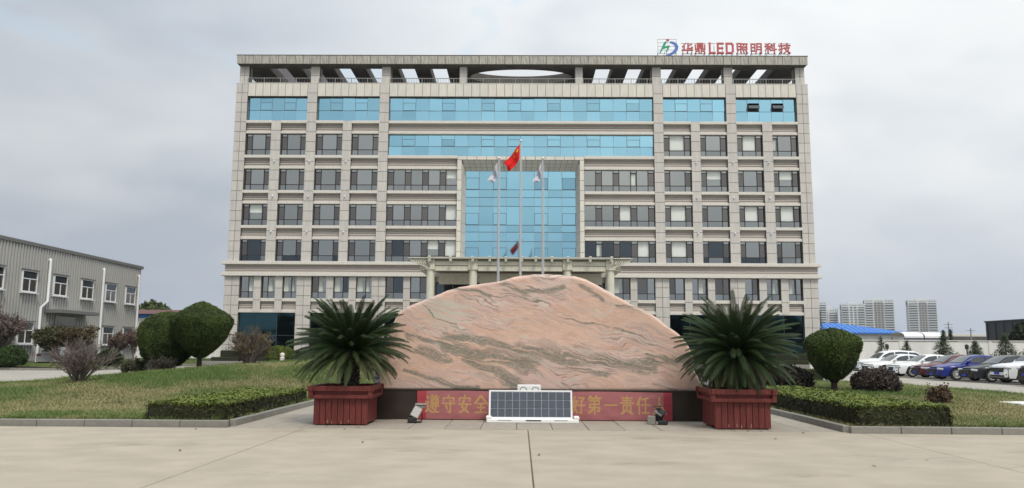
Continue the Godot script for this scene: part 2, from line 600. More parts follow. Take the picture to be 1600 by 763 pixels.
func build_ground() -> void:
	var g := Shape.new()   # open land with a hole under nothing: one sheet to the horizon
	g.quad(Vector3(-2500, -0.12, 600), Vector3(2500, -0.12, 600), Vector3(2500, -0.12, -3000), Vector3(-2500, -0.12, -3000))
	setting("ground", g.made(), mats.earth)
	setting("driveway", flat(-52, 75, -79, -15.5, -0.03), mats.road)
	# forecourt of big concrete slabs with dark open joints
	var yard := setting("forecourt")
	part("joint_bed", flat(-40.6, 46.6, -16.5, 30.6, -0.022), mats.joint, yard)
	var xs := [-40.0, -31.0, -23.6, -17.2, -10.8, -4.35, 0.17, 6.78, 13.4, 20.0, 26.6, 33.2, 46.0]
	var zs := [-16.3, -5.2, 6.0, 17.0, 30.0]
	for i in xs.size() - 1:
		for j in zs.size() - 1:
			var wide: float = xs[i + 1] - xs[i] - 0.018
			var deep: float = zs[j + 1] - zs[j] - 0.018
			var far := 0.0
			if j == 0:
				far = 0.12 if i > 6 else (-0.0 if i > 4 else 0.0)
			part("concrete_slab", box_mesh(Vector3(wide, 0.1, deep - far), 0.006), mats["concrete%d" % rng.randi_range(0, 2)], yard, Vector3((xs[i] + xs[i + 1]) / 2, -0.05 + around(0.0015), (zs[j] + zs[j + 1] + far) / 2))
	# scuffs and old stains on the slabs
	for q in [[-2.4, -14.6, 2.6, 0.9, 0], [2.6, -14.9, 3.4, 1.1, 0], [-1.6, -12.9, 2.4, 0.8, 0], [1.6, -11.6, 2.2, 0.5, 0], [5.9, -12.4, 2.6, 1.3, 1], [-6.2, -13.4, 3.0, 0.8, 0], [8.8, -13.2, 2.8, 0.7, 0], [3.8, -10.6, 1.8, 0.4, 0], [-8.5, -11.2, 3.4, 1.0, 0], [6.9, -11.5, 1.5, 0.6, 1], [-4.6, -15.6, 1.6, 0.5, 0], [-3.4, -10.4, 2.8, 0.7, 1]]:
		var st := Shape.new()
		st.quad_uv(Vector3(-q[2] / 2, 0, q[3] / 2), Vector3(q[2] / 2, 0, q[3] / 2), Vector3(q[2] / 2, 0, -q[3] / 2), Vector3(-q[2] / 2, 0, -q[3] / 2))
		part("stain", st.made(), mats.stain_grey if q[4] else mats.stain_dark, yard, Vector3(q[0], 0.006, q[1]), Basis(Vector3.UP, around(0.3)))
	# paving in front of the boulder
	var pave := setting("pavement")
	part("paving_bed", flat(-5.95, 6.55, -24.0, -16.28, -0.017), mats.joint, pave)
	var x := -5.94
	while x < 6.4:
		var w := minf(0.735, 6.53 - x)
		var z := -16.32
		var row := 0
		while z > -22.5:
			var d := 1.12
			part("paving_stone", box_mesh(Vector3(w - 0.014, 0.06, d - 0.014), 0.004), mats["paving%d" % rng.randi_range(0, 2)], pave, Vector3(x + w / 2, -0.03 + rng.randf_range(0.0, 0.006), z - d / 2))
			z -= d
			row += 1
		x += 0.735
	# kerbs of single stones
	var kerb := setting("kerb")
	kerb_run(kerb, Vector3(-5.95, 0, -16.44), Vector3(-21.5, 0, -16.44))
	kerb_run(kerb, Vector3(-5.93, 0, -16.6), Vector3(-5.93, 0, -45.0))
	kerb_run(kerb, Vector3(6.56, 0, -16.1), Vector3(17.9, 0, -15.9))
	kerb_run(kerb, Vector3(6.55, 0, -16.25), Vector3(6.5, 0, -38.5))
	kerb_run(kerb, Vector3(17.75, 0, -16.1), Vector3(17.75, 0, -38.5))


func kerb_run(parent: Node, a: Vector3, b: Vector3) -> void:
	var along := (b - a).normalized()
	var length := a.distance_to(b)
	var n := int(length / 0.98)
	var bs := Basis(along, Vector3.UP, along.cross(Vector3.UP))
	for k in n:
		var p := a + along * (k + 0.5) * 0.98
		var v := k % 3
		part("kerb_stone", box_mesh(Vector3(0.97, 0.30, 0.13 if v else 0.127), 0.012), mats["kerb%d" % rng.randi_range(0, 2)], parent, p + Vector3(0, -0.012 + around(0.004), 0), bs)


func lawn_height(x: float, z: float) -> float:
	var d := -z
	if x < 0:
		var t := smooth(-21.0, -9.0, x) * (1.0 - smooth(-7.4, -6.0, x))
		var b := smooth(19.0, 31.0, d) * (1.0 - smooth(37.0, 46.0, d))
		return 0.10 + 0.86 * t * b
	var t2 := smooth(6.6, 10.0, x) * (1.0 - smooth(12.0, 17.0, x))
	var b2 := smooth(17.0, 27.0, d) * (1.0 - smooth(30.0, 38.0, d))
	return 0.10 + 0.26 * t2 * b2


# ---------------------------------------------------------------- the office block
# a field of stone slabs standing 3 cm proud of a dark backing, each slab its own part
func slabs(parent: Node3D, called: String, tone: String, x0: float, x1: float, y0: float, y1: float, cols: int, course: float, z := FACE, backing := true) -> void:
	var n := maxi(1, int(round((y1 - y0) / course)))
	var w := (x1 - x0) / cols
	var h := (y1 - y0) / n
	if backing:
		part("backing", box_mesh(Vector3(x1 - x0 - 0.02, y1 - y0 - 0.02, 0.40)), mats.mortar, parent, Vector3((x0 + x1) / 2, (y0 + y1) / 2, z - 0.235))
	var m := box_mesh(Vector3(w - 0.045, h - 0.045, 0.06))
	for i in cols:
		for j in n:
			part(called, m, mats["%s%d" % [tone, rng.randi_range(0, 4)]], parent, Vector3(x0 + (i + 0.5) * w, y0 + (j + 0.5) * h, z - 0.03 - rng.randf() * 0.012))


func holder(called: String, parent: Node3D) -> Node3D:
	var o := Node3D.new()
	o.name = numbered(called, parent)
	parent.add_child(o, true)
	return o


func stone_bar(called: String, parent: Node3D, x0: float, x1: float, y0: float, y1: float, z: float, deep: float) -> void:
	part(called, box_mesh(Vector3(x1 - x0, y1 - y0, deep), 0.02), mats.band, parent, Vector3((x0 + x1) / 2, (y0 + y1) / 2, z - deep / 2))


func louvres(parent: Node3D, x0: float, x1: float, y0: float, y1: float, z: float) -> void:
	var s := Shape.new()
	s.span(x0, x1, y0, y1, z - 0.14, z - 0.12)
	var n := 4
	var h := (y1 - y0) / n
	for k in n:
		var sag := around(0.02) if rng.randf() < 0.3 else 0.0
		var tilt := Basis(Vector3.BACK, sag * 2.0 / (x1 - x0)) * Basis(Vector3.RIGHT, -0.32)
		s.box(Vector3((x0 + x1) / 2, y0 + (k + 0.5) * h + sag * 0.5, z - 0.05), Vector3(x1 - x0, h * 0.98, 0.02), tilt)
	part("louvre_panel", s.made(), mats.louvre, parent)


# a window: cells are [x0, x1, y0, y1, glass]; the frame runs round every cell
func window(parent: Node3D, cells: Array, z: float, bar := 0.075, called := "window") -> Node3D:
	var s := Shape.new()
	for c in cells:
		var b := bar * 0.5
		s.span(c[0] - b, c[0] + b, c[2] - b, c[3] + b, z - 0.09, z)
		s.span(c[1] - b, c[1] + b, c[2] - b, c[3] + b, z - 0.088, z - 0.003)
		s.span(c[0] + b, c[1] - b, c[2] - b, c[2] + b, z - 0.086, z - 0.006)
		s.span(c[0] + b, c[1] - b, c[3] - b, c[3] + b, z - 0.084, z - 0.009)
	var w := part(called, s.made(), mats.frame, parent)
	for c in cells:
		var kind: String = c[4]
		var tilt := Basis(Vector3.UP, around(0.006)) * Basis(Vector3.RIGHT, around(0.006))
		var size := Vector3(c[1] - c[0] - bar + 0.01, c[3] - c[2] - bar + 0.01, 0.012)
		var mid := Vector3((c[0] + c[1]) / 2, (c[2] + c[3]) / 2, z - 0.05)
		if kind == "drape":
			part("pane", flat_pane(size.x, size.y), mats.clear_glass, w, mid, tilt)
			var dr := Shape.new()
			var folds := 9
			var cover_ := rng.randf_range(0.45, 1.0)
			for k in folds:
				var x0 := -size.x / 2 + size.x * cover_ * k / folds
				var x1 := -size.x / 2 + size.x * cover_ * (k + 1) / folds
				var zz := 0.04 if k % 2 else -0.04
				dr.quad(Vector3(x0, -size.y / 2, -zz), Vector3(x1, -size.y / 2, zz), Vector3(x1, size.y / 2, zz), Vector3(x0, size.y / 2, -zz))
			part("curtain", dr.made(), mats.blind, w, mid + Vector3(0, 0, -0.09))
			part("room_shade", box_mesh(size), mats.grey_glass0, w, mid + Vector3(0, 0, -0.16))
		elif kind.begins_with("blind"):
			var q := Shape.new()
			q.quad(Vector3(-size.x / 2, -size.y / 2, 0), Vector3(size.x / 2, -size.y / 2, 0), Vector3(size.x / 2, size.y / 2, 0), Vector3(-size.x / 2, size.y / 2, 0))
			part("pane", q.made(), mats.clear_glass, w, mid, tilt)
			var drop := size.y * (1.0 if kind == "blind" else 0.55)
			var bl := Shape.new()
			var nsl := int(drop / 0.16) + 1
			for k in nsl:
				bl.box(Vector3(0, size.y / 2 - (k + 0.5) * drop / nsl, 0), Vector3(size.x - 0.03, drop / nsl * 0.97, 0.012), Basis(Vector3.RIGHT, 0.12))
			part("blind", bl.made(), mats.blind, w, mid + Vector3(0, 0, -0.10))
			if kind == "blind_half":
				part("room_shade", box_mesh(size), mats.grey_glass0, w, mid + Vector3(0, 0, -0.16))
			else:
				part("room_shade", box_mesh(size), mats.curtain, w, mid + Vector3(0, 0, -0.16))
		else:
			var called_pane := "pane"
			if size.y < 0.45:
				called_pane = "top_light"
			elif kind == "lower_glass":
				called_pane = "lower_pane"
			part(called_pane, box_mesh(size), mats["%s%d" % [kind, rng.randi_range(0, 3)]], w, mid, tilt)
	return w


# narrow-wide-narrow casement between two piers
func bay_window(parent: Node3D, x0: float, x1: float, y0: float, y1: float, z: float, order: String, dark := false) -> void:
	var narrow := 0.62
	var n_narrow := order.count("N")
	var wide := (x1 - x0 - narrow * n_narrow) / (order.length() - n_narrow)
	var low := y0 + (y1 - y0) * 0.29
	var top := y1 - (y1 - y0) * 0.13
	var cells := []
	var x := x0
	var night := "night_glass"
	for ch in order:
		var w := narrow if ch == "N" else wide
		cells.append([x, x + w, y0, low, night if dark and rng.randf() < 0.35 else "lower_glass"])
		if ch == "N":
			cells.append([x, x + w, low, top, "drape" if rng.randf() < 0.09 else "brown_glass"])
			cells.append([x, x + w, top, y1, "grey_glass"])
		else:
			var r := rng.randf()
			var kind := "grey_glass"
			if r < 0.14:
				kind = "blind"
			elif r < 0.24:
				kind = "blind_half"
			elif dark and r < 0.55:
				kind = night
			cells.append([x, x + w, low, y1, kind])
		x += w
	window(parent, cells, z)


func glass_wall(parent: Node3D, xs: Array, ys: Array, z: float, tone: String, vents: Array = [], bar := 0.05, warp := 1.0) -> Node3D:
	var s := Shape.new()
	for x in xs:
		s.span(x - bar / 2, x + bar / 2, ys[0], ys[ys.size() - 1], z - 0.05, z + 0.012)
	var w := part("glass_wall", s.made(), mats.mullion if tone == "blue_glass" else mats.dark_joint, parent)
	var hs := Shape.new()
	for y in ys:
		hs.span(xs[0], xs[xs.size() - 1], y - bar / 2, y + bar / 2, z - 0.045, z + 0.018)
	part("transom", hs.made(), mats.dark_joint, w)
	for i in xs.size() - 1:
		for j in ys.size() - 1:
			var size := Vector3(xs[i + 1] - xs[i] - bar, ys[j + 1] - ys[j] - bar, 0.014)
			var mid := Vector3((xs[i] + xs[i + 1]) / 2, (ys[j] + ys[j + 1]) / 2, z)
			var tilt := Basis(Vector3.UP, around(0.03 * warp)) * Basis(Vector3.RIGHT, around(0.02 * warp))
			var glass: Material = mats["%s%d" % [tone, rng.randi_range(0, 3)]]
			var vent := 0
			for q in vents:
				if q[0] == i and q[1] == j:
					vent = q[2]
			if vent == 0:
				part("glass_pane", box_mesh(size), glass, w, mid, tilt)
				continue
			# a pane split by a top-hung vent: 1 shut, 2 shut and darker, 3 open
			var cut := size.y * (0.36 if size.y > 1.1 else 0.5)
			part("glass_pane", box_mesh(Vector3(size.x, cut, 0.014)), glass, w, mid + Vector3(0, size.y / 2 - cut / 2, 0), tilt)
			var leaf := Vector3(size.x - 0.06, size.y - cut - 0.09, 0.014)
			var low := mid + Vector3(0, -cut / 2, 0.01)
			if vent == 3:
				var out := Basis(Vector3.RIGHT, -0.55)
				part("open_vent", box_mesh(leaf), mats.night_glass0, w, low + Vector3(0, 0.12, 0.30), out)
				part("vent_opening", box_mesh(leaf), mats.rubber, w, low)
			else:
				part("glass_pane", box_mesh(leaf), mats["%s%d" % [tone, 0]] if vent == 2 else glass, w, low, Basis(Vector3.RIGHT, 0.05 if vent == 2 else 0.004))
				var fr := Shape.new()
				var b := 0.035
				var z1 := z + 0.02
				var y0: float = low.y - leaf.y / 2
				var y1: float = low.y + leaf.y / 2
				var x0: float = low.x - leaf.x / 2
				var x1: float = low.x + leaf.x / 2
				fr.span(x0 - b, x1 + b, y1, y1 + b, z - 0.02, z1)
				fr.span(x0 - b, x1 + b, y0 - b, y0, z - 0.02, z1)
				fr.span(x0 - b, x0, y0, y1, z - 0.02, z1)
				fr.span(x1, x1 + b, y0, y1, z - 0.02, z1)
				part("vent_frame", fr.made(), mats.dark_joint, w)
	return w


func steps(a: float, b: float, n: int) -> Array:
	var out := []
	for k in n + 1:
		out.append(lerpf(a, b, float(k) / n))
	return out


func build_office() -> void:
	var o := thing("office_building", "seven-storey stone and blue glass office building in the middle with an open pergola roof", "building")
	var minor := [[26.12, 25.08], [18.64, 17.66]]
	var major := [[22.45, 21.4], [14.85, 13.82]]
	# body behind the front
	var body := Shape.new()
	body.span(-30.0, -6.62, 0.0, 29.0, -98.0, -80.62)
	body.span(6.62, 30.0, 0.0, 29.0, -98.0, -80.63)
	body.span(-6.6, 6.6, 21.2, 29.01, -98.0, -80.64)
	body.span(-6.6, 6.6, 0.0, 21.19, -97.9, -81.5)
	body.span(-6.6, 6.6, 0.0, 8.6, -85.2, -80.9)
	part("body", body.made(), mats.mortar, o)
	for s in [-1.0, 1.0]:   # the side walls, clad like the front
		var side := holder("side_wall", o)
		for j in 9:
			for i in 5:
				part("side_panel", box_mesh(Vector3(0.05, 3.1, 3.3)), mats["stone%d" % rng.randi_range(0, 4)], side, Vector3(s * 30.02, 1.6 + j * 3.22, -82.6 - i * 3.42))
	# piers of the upper floors
	for s in [-1.0, 1.0]:
		var p := holder("corner_pier", o)
		slabs(p, "pier_panel", "stone", minf(s * 28.75, s * 30.0), maxf(s * 28.75, s * 30.0), 10.41, 29.3, 2, 1.05)
		for m in major:
			p = holder("main_pier", o)
			slabs(p, "pier_panel", "stone", minf(s * m[0], s * m[1]), maxf(s * m[0], s * m[1]), 10.41, 29.3, 1, 1.05)
			if m[0] > 20.0:
				slim_lamp(p, s * (m[0] + m[1]) / 2)
		for m in minor:
			p = holder("minor_pier", o)
			slabs(p, "pier_panel", "stone", minf(s * m[0], s * m[1]), maxf(s * m[0], s * m[1]), 10.41, 25.27, 1, 1.06)
			slim_lamp(p, s * (m[0] + m[1]) / 2)
	# bands, louvres and casements of floors three to six
	var rows := [[12.71, 10.41, true], [16.42, 14.15, false], [20.13, 17.83, false], [23.89, 21.56, false]]
	for s in [-1.0, 1.0]:
		for b in [[28.75, 26.12], [25.08, 22.45], [21.4, 18.64], [17.66, 14.85]]:
			var x0 := minf(s * b[0], s * b[1])
			var x1 := maxf(s * b[0], s * b[1])
			for r in 4:
				var top: float = rows[r][0]
				var base: float = rows[r][1]
				bay_window(o, x0, x1, base, top, -80.36, "NWN", rows[r][2])
				stone_bar("lintel", o, x0 - 0.04, x1 + 0.04, top, top + 0.27, -80.08, 0.4)
				if r > 0:
					stone_bar("sill", o, x0 - 0.06, x1 + 0.06, base - 0.30, base, -79.96, 0.5)
				louvres(o, x0, x1, top + 0.27, [13.84, 17.52, 21.25, 24.99][r], -80.26)
			stone_bar("sill", o, x0 - 0.06, x1 + 0.06, 24.99, 25.27, -79.96, 0.5)
		for r in 3:   # wide windows either side of the glass hall
			var top: float = rows[r][0]
			var base: float = rows[r][1]
			var x0 := -13.82 if s < 0 else 6.58
			var x1 := -6.58 if s < 0 else 13.82
			bay_window(o, x0, x1, base, top, -80.36, "NWNWNWNW" if s < 0 else "WNWNWNWN", rows[r][2])
			stone_bar("lintel", o, x0, x1, top, top + 0.27, -80.08, 0.4)
			if r > 0:
				stone_bar("sill", o, x0, x1, base - 0.30, base, -79.96, 0.5)
			louvres(o, x0, x1, top + 0.27, [13.84, 17.52, 21.25][r], -80.26)
		stone_bar("sill", o, -13.82 if s < 0 else 6.58, -6.58 if s < 0 else 13.82, 21.25, 21.56, -79.96, 0.5)
	# top floors: bands of blue glass
	for s in [-1.0, 1.0]:
		for b in [[28.75, 22.45], [21.4, 14.85]]:
			var x0 := minf(s * b[0], s * b[1])
			var x1 := maxf(s * b[0], s * b[1])
			var open := 3 if s > 0 and b[0] > 25.0 else 1
			glass_wall(o, steps(x0, x1, 5), [25.27, 26.46, 27.84], -80.45, "blue_glass", [[1, 1, open], [3, 1, open]])
			slabs(holder("parapet", o), "parapet_panel", "cream", x0, x1, 27.9, 29.3, 8, 1.4, -80.02)
	glass_wall(o, steps(-13.82, 13.82, 20), [25.27, 26.46, 27.84], -80.45, "blue_glass", [[1, 1, 1], [4, 1, 1], [7, 1, 1], [9, 1, 1], [12, 1, 2], [15, 1, 2], [18, 1, 2]])
	glass_wall(o, steps(-13.82, 13.82, 20), [21.56, 22.62, 23.86], -80.45, "blue_glass", [[1, 1, 1], [4, 1, 2], [7, 1, 1], [9, 1, 1], [12, 1, 1], [15, 1, 1], [18, 1, 1]])
	slabs(holder("parapet", o), "parapet_panel", "cream", -13.82, 13.82, 27.9, 29.3, 32, 1.4, -80.02)
	stone_bar("sill", o, -13.82, 13.82, 24.99, 25.27, -79.96, 0.5)
	louvres(o, -13.82, 13.82, 24.16, 24.99, -80.26)
	stone_bar("lintel", o, -13.82, 13.82, 23.89, 24.16, -80.08, 0.4)
	# stone frame with splayed sides round the tall glass of the hall
	var fr := holder("hall_frame", o)
	for q in [-1.0, 1.0]:
		slabs(fr, "frame_panel", "cream", minf(q * 6.09, q * 6.58), maxf(q * 6.09, q * 6.58), 10.41, 21.1, 1, 1.06, -79.94)
		var turn := Basis(Vector3.UP, -q * 1.30)
		for j in 10:
			for i in 2:
				var t := 0.27 + i * 0.5
				part("splay_panel", box_mesh(Vector3(0.58, 1.0, 0.05)), mats["stone%d" % rng.randi_range(0, 4)], fr, Vector3(q * lerpf(6.09, 5.76, t), 10.95 + j * 1.03, lerpf(-80.0, -81.2, t)), turn)
		part("splay_backing", box_mesh(Vector3(1.28, 12.0, 0.04)), mats.mortar, fr, Vector3(q * 5.97, 15.2, -80.62), turn)
	slabs(fr, "frame_panel", "cream", -6.58, 6.58, 21.1, 21.5, 13, 0.4, -79.94)
	var slope := Basis(Vector3.RIGHT, 0.925)
	for i in 20:
		for j in 3:
			var t := (j + 0.5) / 3.0
			var half := lerpf(6.09, 5.76, t)
			part("splay_panel", box_mesh(Vector3(2.0 * half / 20.0 - 0.035, 0.46, 0.05)), mats["stone%d" % rng.randi_range(0, 4)], fr, Vector3(half * ((i + 0.5) / 10.0 - 1.0), lerpf(21.1, 20.2, t), lerpf(-80.0, -81.2, t)), slope)
	part("splay_backing", box_mesh(Vector3(12.1, 1.5, 0.04)), mats.mortar, fr, Vector3(0, 20.70, -80.66), slope)
	glass_wall(o, steps(-5.76, 5.76, 8), [8.9, 9.9, 10.94, 12.74, 13.71, 14.45, 16.44, 17.38, 18.2, 20.2], -81.2, "blue_glass",
		[[0, 8, 1], [2, 8, 1], [5, 8, 2], [7, 8, 2], [0, 5, 1], [2, 5, 1], [5, 5, 1], [7, 5, 1], [0, 2, 1], [2, 2, 1], [5, 2, 1], [7, 2, 1]], 0.06, 0.3)
	# string courses over the second floor
	stone_bar("cornice", o, -30.42, 30.42, 10.08, 10.41, -79.62, 1.0)
	stone_bar("cornice", o, -30.42, 30.42, 8.9, 9.26, -79.62, 1.0)
	louvres(o, -30.15, 30.15, 9.26, 10.08, -79.92)
	# second floor and ground floor
	var piers2 := [[30.15, 28.58, 2], [22.77, 21.25, 2], [15.12, 13.68, 2], [9.54, 8.6, 1]]
	var shorts := [[27.15, 26.36], [24.96, 24.17], [19.74, 18.98], [17.44, 16.67], [11.89, 11.16]]
	for s in [-1.0, 1.0]:
		for m in piers2:
			slabs(holder("base_pier", o), "base_panel", "stone", minf(s * m[0], s * m[1]), maxf(s * m[0], s * m[1]), 0.0, 8.9, m[2], 1.0, -79.95)
		for m in shorts:
			slabs(holder("short_pier", o), "base_panel", "stone", minf(s * m[0], s * m[1]), maxf(s * m[0], s * m[1]), 5.25, 8.9, 1, 1.22, -79.95)
		for b in [[28.6, 27.15], [26.36, 24.96], [24.17, 22.77], [21.25, 19.74], [18.98, 17.44], [16.67, 15.12], [13.68, 11.89], [11.16, 9.54]]:
			var x0 := minf(s * b[0], s * b[1])
			var x1 := maxf(s * b[0], s * b[1])
			var split := x0 + (x1 - x0) * (0.42 if rng.randf() < 0.5 else 0.58)
			var kinds := ["grey_glass", "brown_glass", "drape", "drape"] if s > 0 else ["night_glass", "brown_glass", "grey_glass", "drape"]
			window(o, [[x0, split, 7.32, 8.9, kinds[rng.randi_range(0, 3)]], [split, x1, 7.32, 8.9, kinds[rng.randi_range(0, 3)]], [x0, split, 6.66, 7.32, "lower_glass"], [split, x1, 6.66, 7.32, "lower_glass"]], -80.3, 0.07)
			stone_bar("sill", o, x0 - 0.02, x1 + 0.02, 6.33, 6.66, -79.98, 0.5)
			louvres(o, x0, x1, 5.49, 6.33, -80.2)
		for b in [[28.58, 22.77], [21.25, 15.12], [13.68, 9.54]]:
			var x0 := minf(s * b[0], s * b[1])
			var x1 := maxf(s * b[0], s * b[1])
			stone_bar("lintel", o, x0, x1, 5.19, 5.49, -79.98, 0.5)
			glass_wall(o, steps(x0, x1, 3), [0.5, 2.9, 5.19], -80.35, "shop_glass", [], 0.035)
			stone_bar("sill", o, x0, x1, 0.0, 0.5, -80.0, 0.5)
	# glazed entrance under the portico
	glass_wall(o, steps(-8.6, 8.6, 10), [0.1, 2.6, 4.4, 6.4, 8.4], -80.6, "night_glass", [], 0.12)
	stone_bar("lintel", o, -8.6, 8.6, 8.4, 8.9, -80.3, 0.5)
	build_roof(o)


func slim_lamp(p: Node3D, x: float) -> void:
	for y in [13.5, 17.2, 20.9]:
		var s := Shape.new()
		s.lathe([Vector2(0.0, -0.10), Vector2(0.07, -0.07), Vector2(0.09, 0.0), Vector2(0.07, 0.07), Vector2(0.0, 0.10)], 8)
		s.span(-0.03, 0.03, -0.05, 0.05, -0.16, -0.1)
		part("wall_lamp", s.made(), mats.white_paint, p, Vector3(x, y, FACE + 0.13))


func build_roof(o: Node3D) -> void:
	# columns on the parapet
	for s in [-1.0, 1.0]:
		for c in [[29.9, 28.88, 2], [22.32, 21.36, 1], [14.78, 13.82, 1], [6.53, 5.72, 1]]:
			var p := holder("roof_column", o)
			var x0 := minf(s * c[0], s * c[1])
			var x1 := maxf(s * c[0], s * c[1])
			slabs(p, "column_panel", "stone", x0, x1, 29.3, 31.34, c[2], 1.02, -80.5)
			part("shaft", box_mesh(Vector3(x1 - x0 - 0.03, 2.05, 0.6)), mats.stone2, p, Vector3((x0 + x1) / 2, 30.32, -81.24))
	part("parapet_cap", box_mesh(Vector3(60.1, 0.06, 0.7), 0.01), mats.band, o, Vector3(0, 29.335, -80.4))
	# thin steel railing between the columns
	var gaps := [-28.88, -22.32, -21.36, -14.78, -13.82, -6.53, -5.72, 5.72, 6.53, 13.82, 14.78, 21.36, 22.32, 28.88]
	for g in range(0, 14, 2):
		var s := Shape.new()
		var a: float = gaps[g]
		var b: float = gaps[g + 1]
		s.span(a, b, 29.92, 29.98, -80.28, -80.22)
		s.span(a, b, 29.45, 29.48, -80.27, -80.23)
		var n := int((b - a) / 0.28)
		for k in n + 1:
			var x := lerpf(a, b, float(k) / n)
			var w := 0.035 if k % 6 == 0 else 0.012
			s.span(x - w, x + w, 29.36, 29.93, -80.25 - w, -80.25 + w)
		part("railing", s.made(), mats.grey_metal, o)
	part("roof_deck", box_mesh(Vector3(59.8, 0.3, 16.6)), mats.mortar, o, Vector3(0, 29.1, -89.4))
	# pergola slab with rectangular openings and an ellipse in the middle
	var holes := []
	for k in 6:
		holes.append(8.87 + k * 3.44)
	var s := Shape.new()
	var y0 := 31.35
	var y1 := 32.28
	var zn := -81.25
	var zf := -90.0
	s.span(-29.95, 29.95, y0, y1, zn, -79.86)
	s.span(-29.95, 29.95, y0 - 0.02, y1 - 0.02, -93.0, zf)
	for q in [-1.0, 1.0]:
		var edge := 5.62
		for k in holes.size():
			var h0: float = holes[k] - 0.9
			var a := 6.3 if k == 0 else edge
			s.span(q * a, q * h0, y0, y1 - 0.01, zf, zn)
			edge = holes[k] + 0.9
		s.span(q * edge, q * 29.95, y0, y1 - 0.01, zf, zn)
	# plate round the ellipse
	var n := 64
	for k in n:
		var a0 := TAU * k / n
		var a1 := TAU * (k + 1) / n
		var e := func(a: float) -> Vector2: return Vector2(5.6 * cos(a), -83.75 - 2.35 * sin(a))
		var f := func(a: float) -> Vector2:
			var d := Vector2(cos(a), -sin(a))
			var t := minf(6.3 / maxf(absf(d.x), 1e-4), (2.5 if d.y > 0 else 6.25) / maxf(absf(d.y), 1e-4))
			return Vector2(d.x * t, -83.75 + d.y * t)
		var p0: Vector2 = e.call(a0)
		var p1: Vector2 = e.call(a1)
		var r0: Vector2 = f.call(a0)
		var r1: Vector2 = f.call(a1)
		s.quad(Vector3(p0.x, y0, p0.y), Vector3(p1.x, y0, p1.y), Vector3(r1.x, y0, r1.y), Vector3(r0.x, y0, r0.y))
		s.quad(Vector3(p0.x, y1, p0.y), Vector3(r0.x, y1, r0.y), Vector3(r1.x, y1, r1.y), Vector3(p1.x, y1, p1.y))
		s.quad(Vector3(p0.x, y0, p0.y), Vector3(p0.x, y1, p0.y), Vector3(p1.x, y1, p1.y), Vector3(p1.x, y0, p1.y))
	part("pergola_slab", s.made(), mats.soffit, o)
	slabs(holder("fascia", o), "fascia_panel", "fascia", -30.05, 30.05, 31.36, 32.30, 68, 0.94, -79.8, false)
	part("fascia_cap", box_mesh(Vector3(60.2, 0.06, 0.4), 0.01), mats.mortar, o, Vector3(0, 32.335, -79.98))
	# lift house behind, just showing over the left half
	part("lift_house", box_mesh(Vector3(7.2, 7.2, 5.0)), mats.lift_wall, o, Vector3(-26.8, 32.8, -93.6))
	part("lift_house_roof", box_mesh(Vector3(7.6, 0.3, 5.4), 0.03), mats.band, o, Vector3(-26.8, 36.5, -93.6))
	# steel trusses in the last openings
	var st := Shape.new()
	for x in [-27.5, -25.5, -22.5, 22.5, 25.5, 27.5]:
		st.tube([Vector3(x, 29.3, -86), Vector3(x + 0.8, 31.3, -88)], [0.06, 0.06], 5)
	st.span(-28.5, -21.0, 30.6, 30.75, -86.1, -86.0)
	st.span(21.0, 28.5, 30.6, 30.75, -86.1, -86.0)
	part("roof_steel", st.made(), mats.frame, o)


func build_portico() -> void:
	var o := thing("entrance_portico", "pale concrete entrance portico on round columns behind the boulder", "portico")
	for x in [-8.22, -4.31, 4.31, 8.25]:
		var s := Shape.new()
		s.lathe([Vector2(0.40, 0), Vector2(0.40, 0.3), Vector2(0.36, 0.34), Vector2(0.36, 8.9)], 20)
		var c := part("column", s.made(), mats.portico, o, Vector3(x, 0, -72))
		part("capital", box_mesh(Vector3(0.86, 0.95, 0.9), 0.03), mats.portico, c, Vector3(0, 9.28, 0))
	for b in [[-7.78, -4.75], [-3.87, -0.02], [0.02, 3.87], [4.75, 7.8]]:
		part("beam", box_mesh(Vector3(b[1] - b[0], 0.46, 0.5), 0.02), mats.portico, o, Vector3((b[0] + b[1]) / 2, 8.95, -71.95))
		part("beam", box_mesh(Vector3(b[1] - b[0], 0.36, 0.5), 0.02), mats.portico, o, Vector3((b[0] + b[1]) / 2, 9.4, -71.87))
		part("inner_beam", box_mesh(Vector3(b[1] - b[0], 0.8, 0.4), 0.02), mats.portico, o, Vector3((b[0] + b[1]) / 2, 8.2, -75.5))
	part("roof_plate", box_mesh(Vector3(16.9, 0.16, 9.6), 0.02), mats.portico_grey, o, Vector3(0, 9.86, -76.0))
	for x in [-8.2, -6.3, -4.3, -2.75, -1.3, 0.15, 1.4, 2.85, 4.3, 6.3, 8.2]:
		part("rafter", box_mesh(Vector3(0.2, 0.36, 1.3), 0.02), mats.portico_grey, o, Vector3(x, 9.62, -71.2))
		part("rafter_cap", box_mesh(Vector3(0.26, 0.1, 0.2), 0.02), mats.band, o, Vector3(x, 9.9, -70.6))
	for s in [-1.0, 1.0]:   # slatted wing that tapers away at either end
		var w := Shape.new()
		for k in 9:
			var t := k / 8.0
			var x: float = s * (8.5 + t * 1.65)
			w.box(Vector3(x, 9.84 - (1.0 - t) * 0.42, -71.9), Vector3(0.1, 0.12 + (1.0 - t) * 0.75, 0.7), Basis(Vector3.BACK, -s * 0.5))
		w.box(Vector3(s * 9.35, 9.88, -71.9), Vector3(1.75, 0.07, 1.0))
		w.box(Vector3(s * 9.3, 9.38, -71.9), Vector3(1.8, 0.08, 0.8), Basis(Vector3.BACK, s * 0.42))
		part("slatted_wing", w.made(), mats.portico, o)
		part("return_beam", box_mesh(Vector3(0.5, 0.95, 7.4), 0.02), mats.portico, o, Vector3(s * 9.0, 9.28, -75.9))
	part("portico_step", box_mesh(Vector3(19, 0.3, 9), 0.02), mats.paving1, o, Vector3(0, 0.13, -75.4))


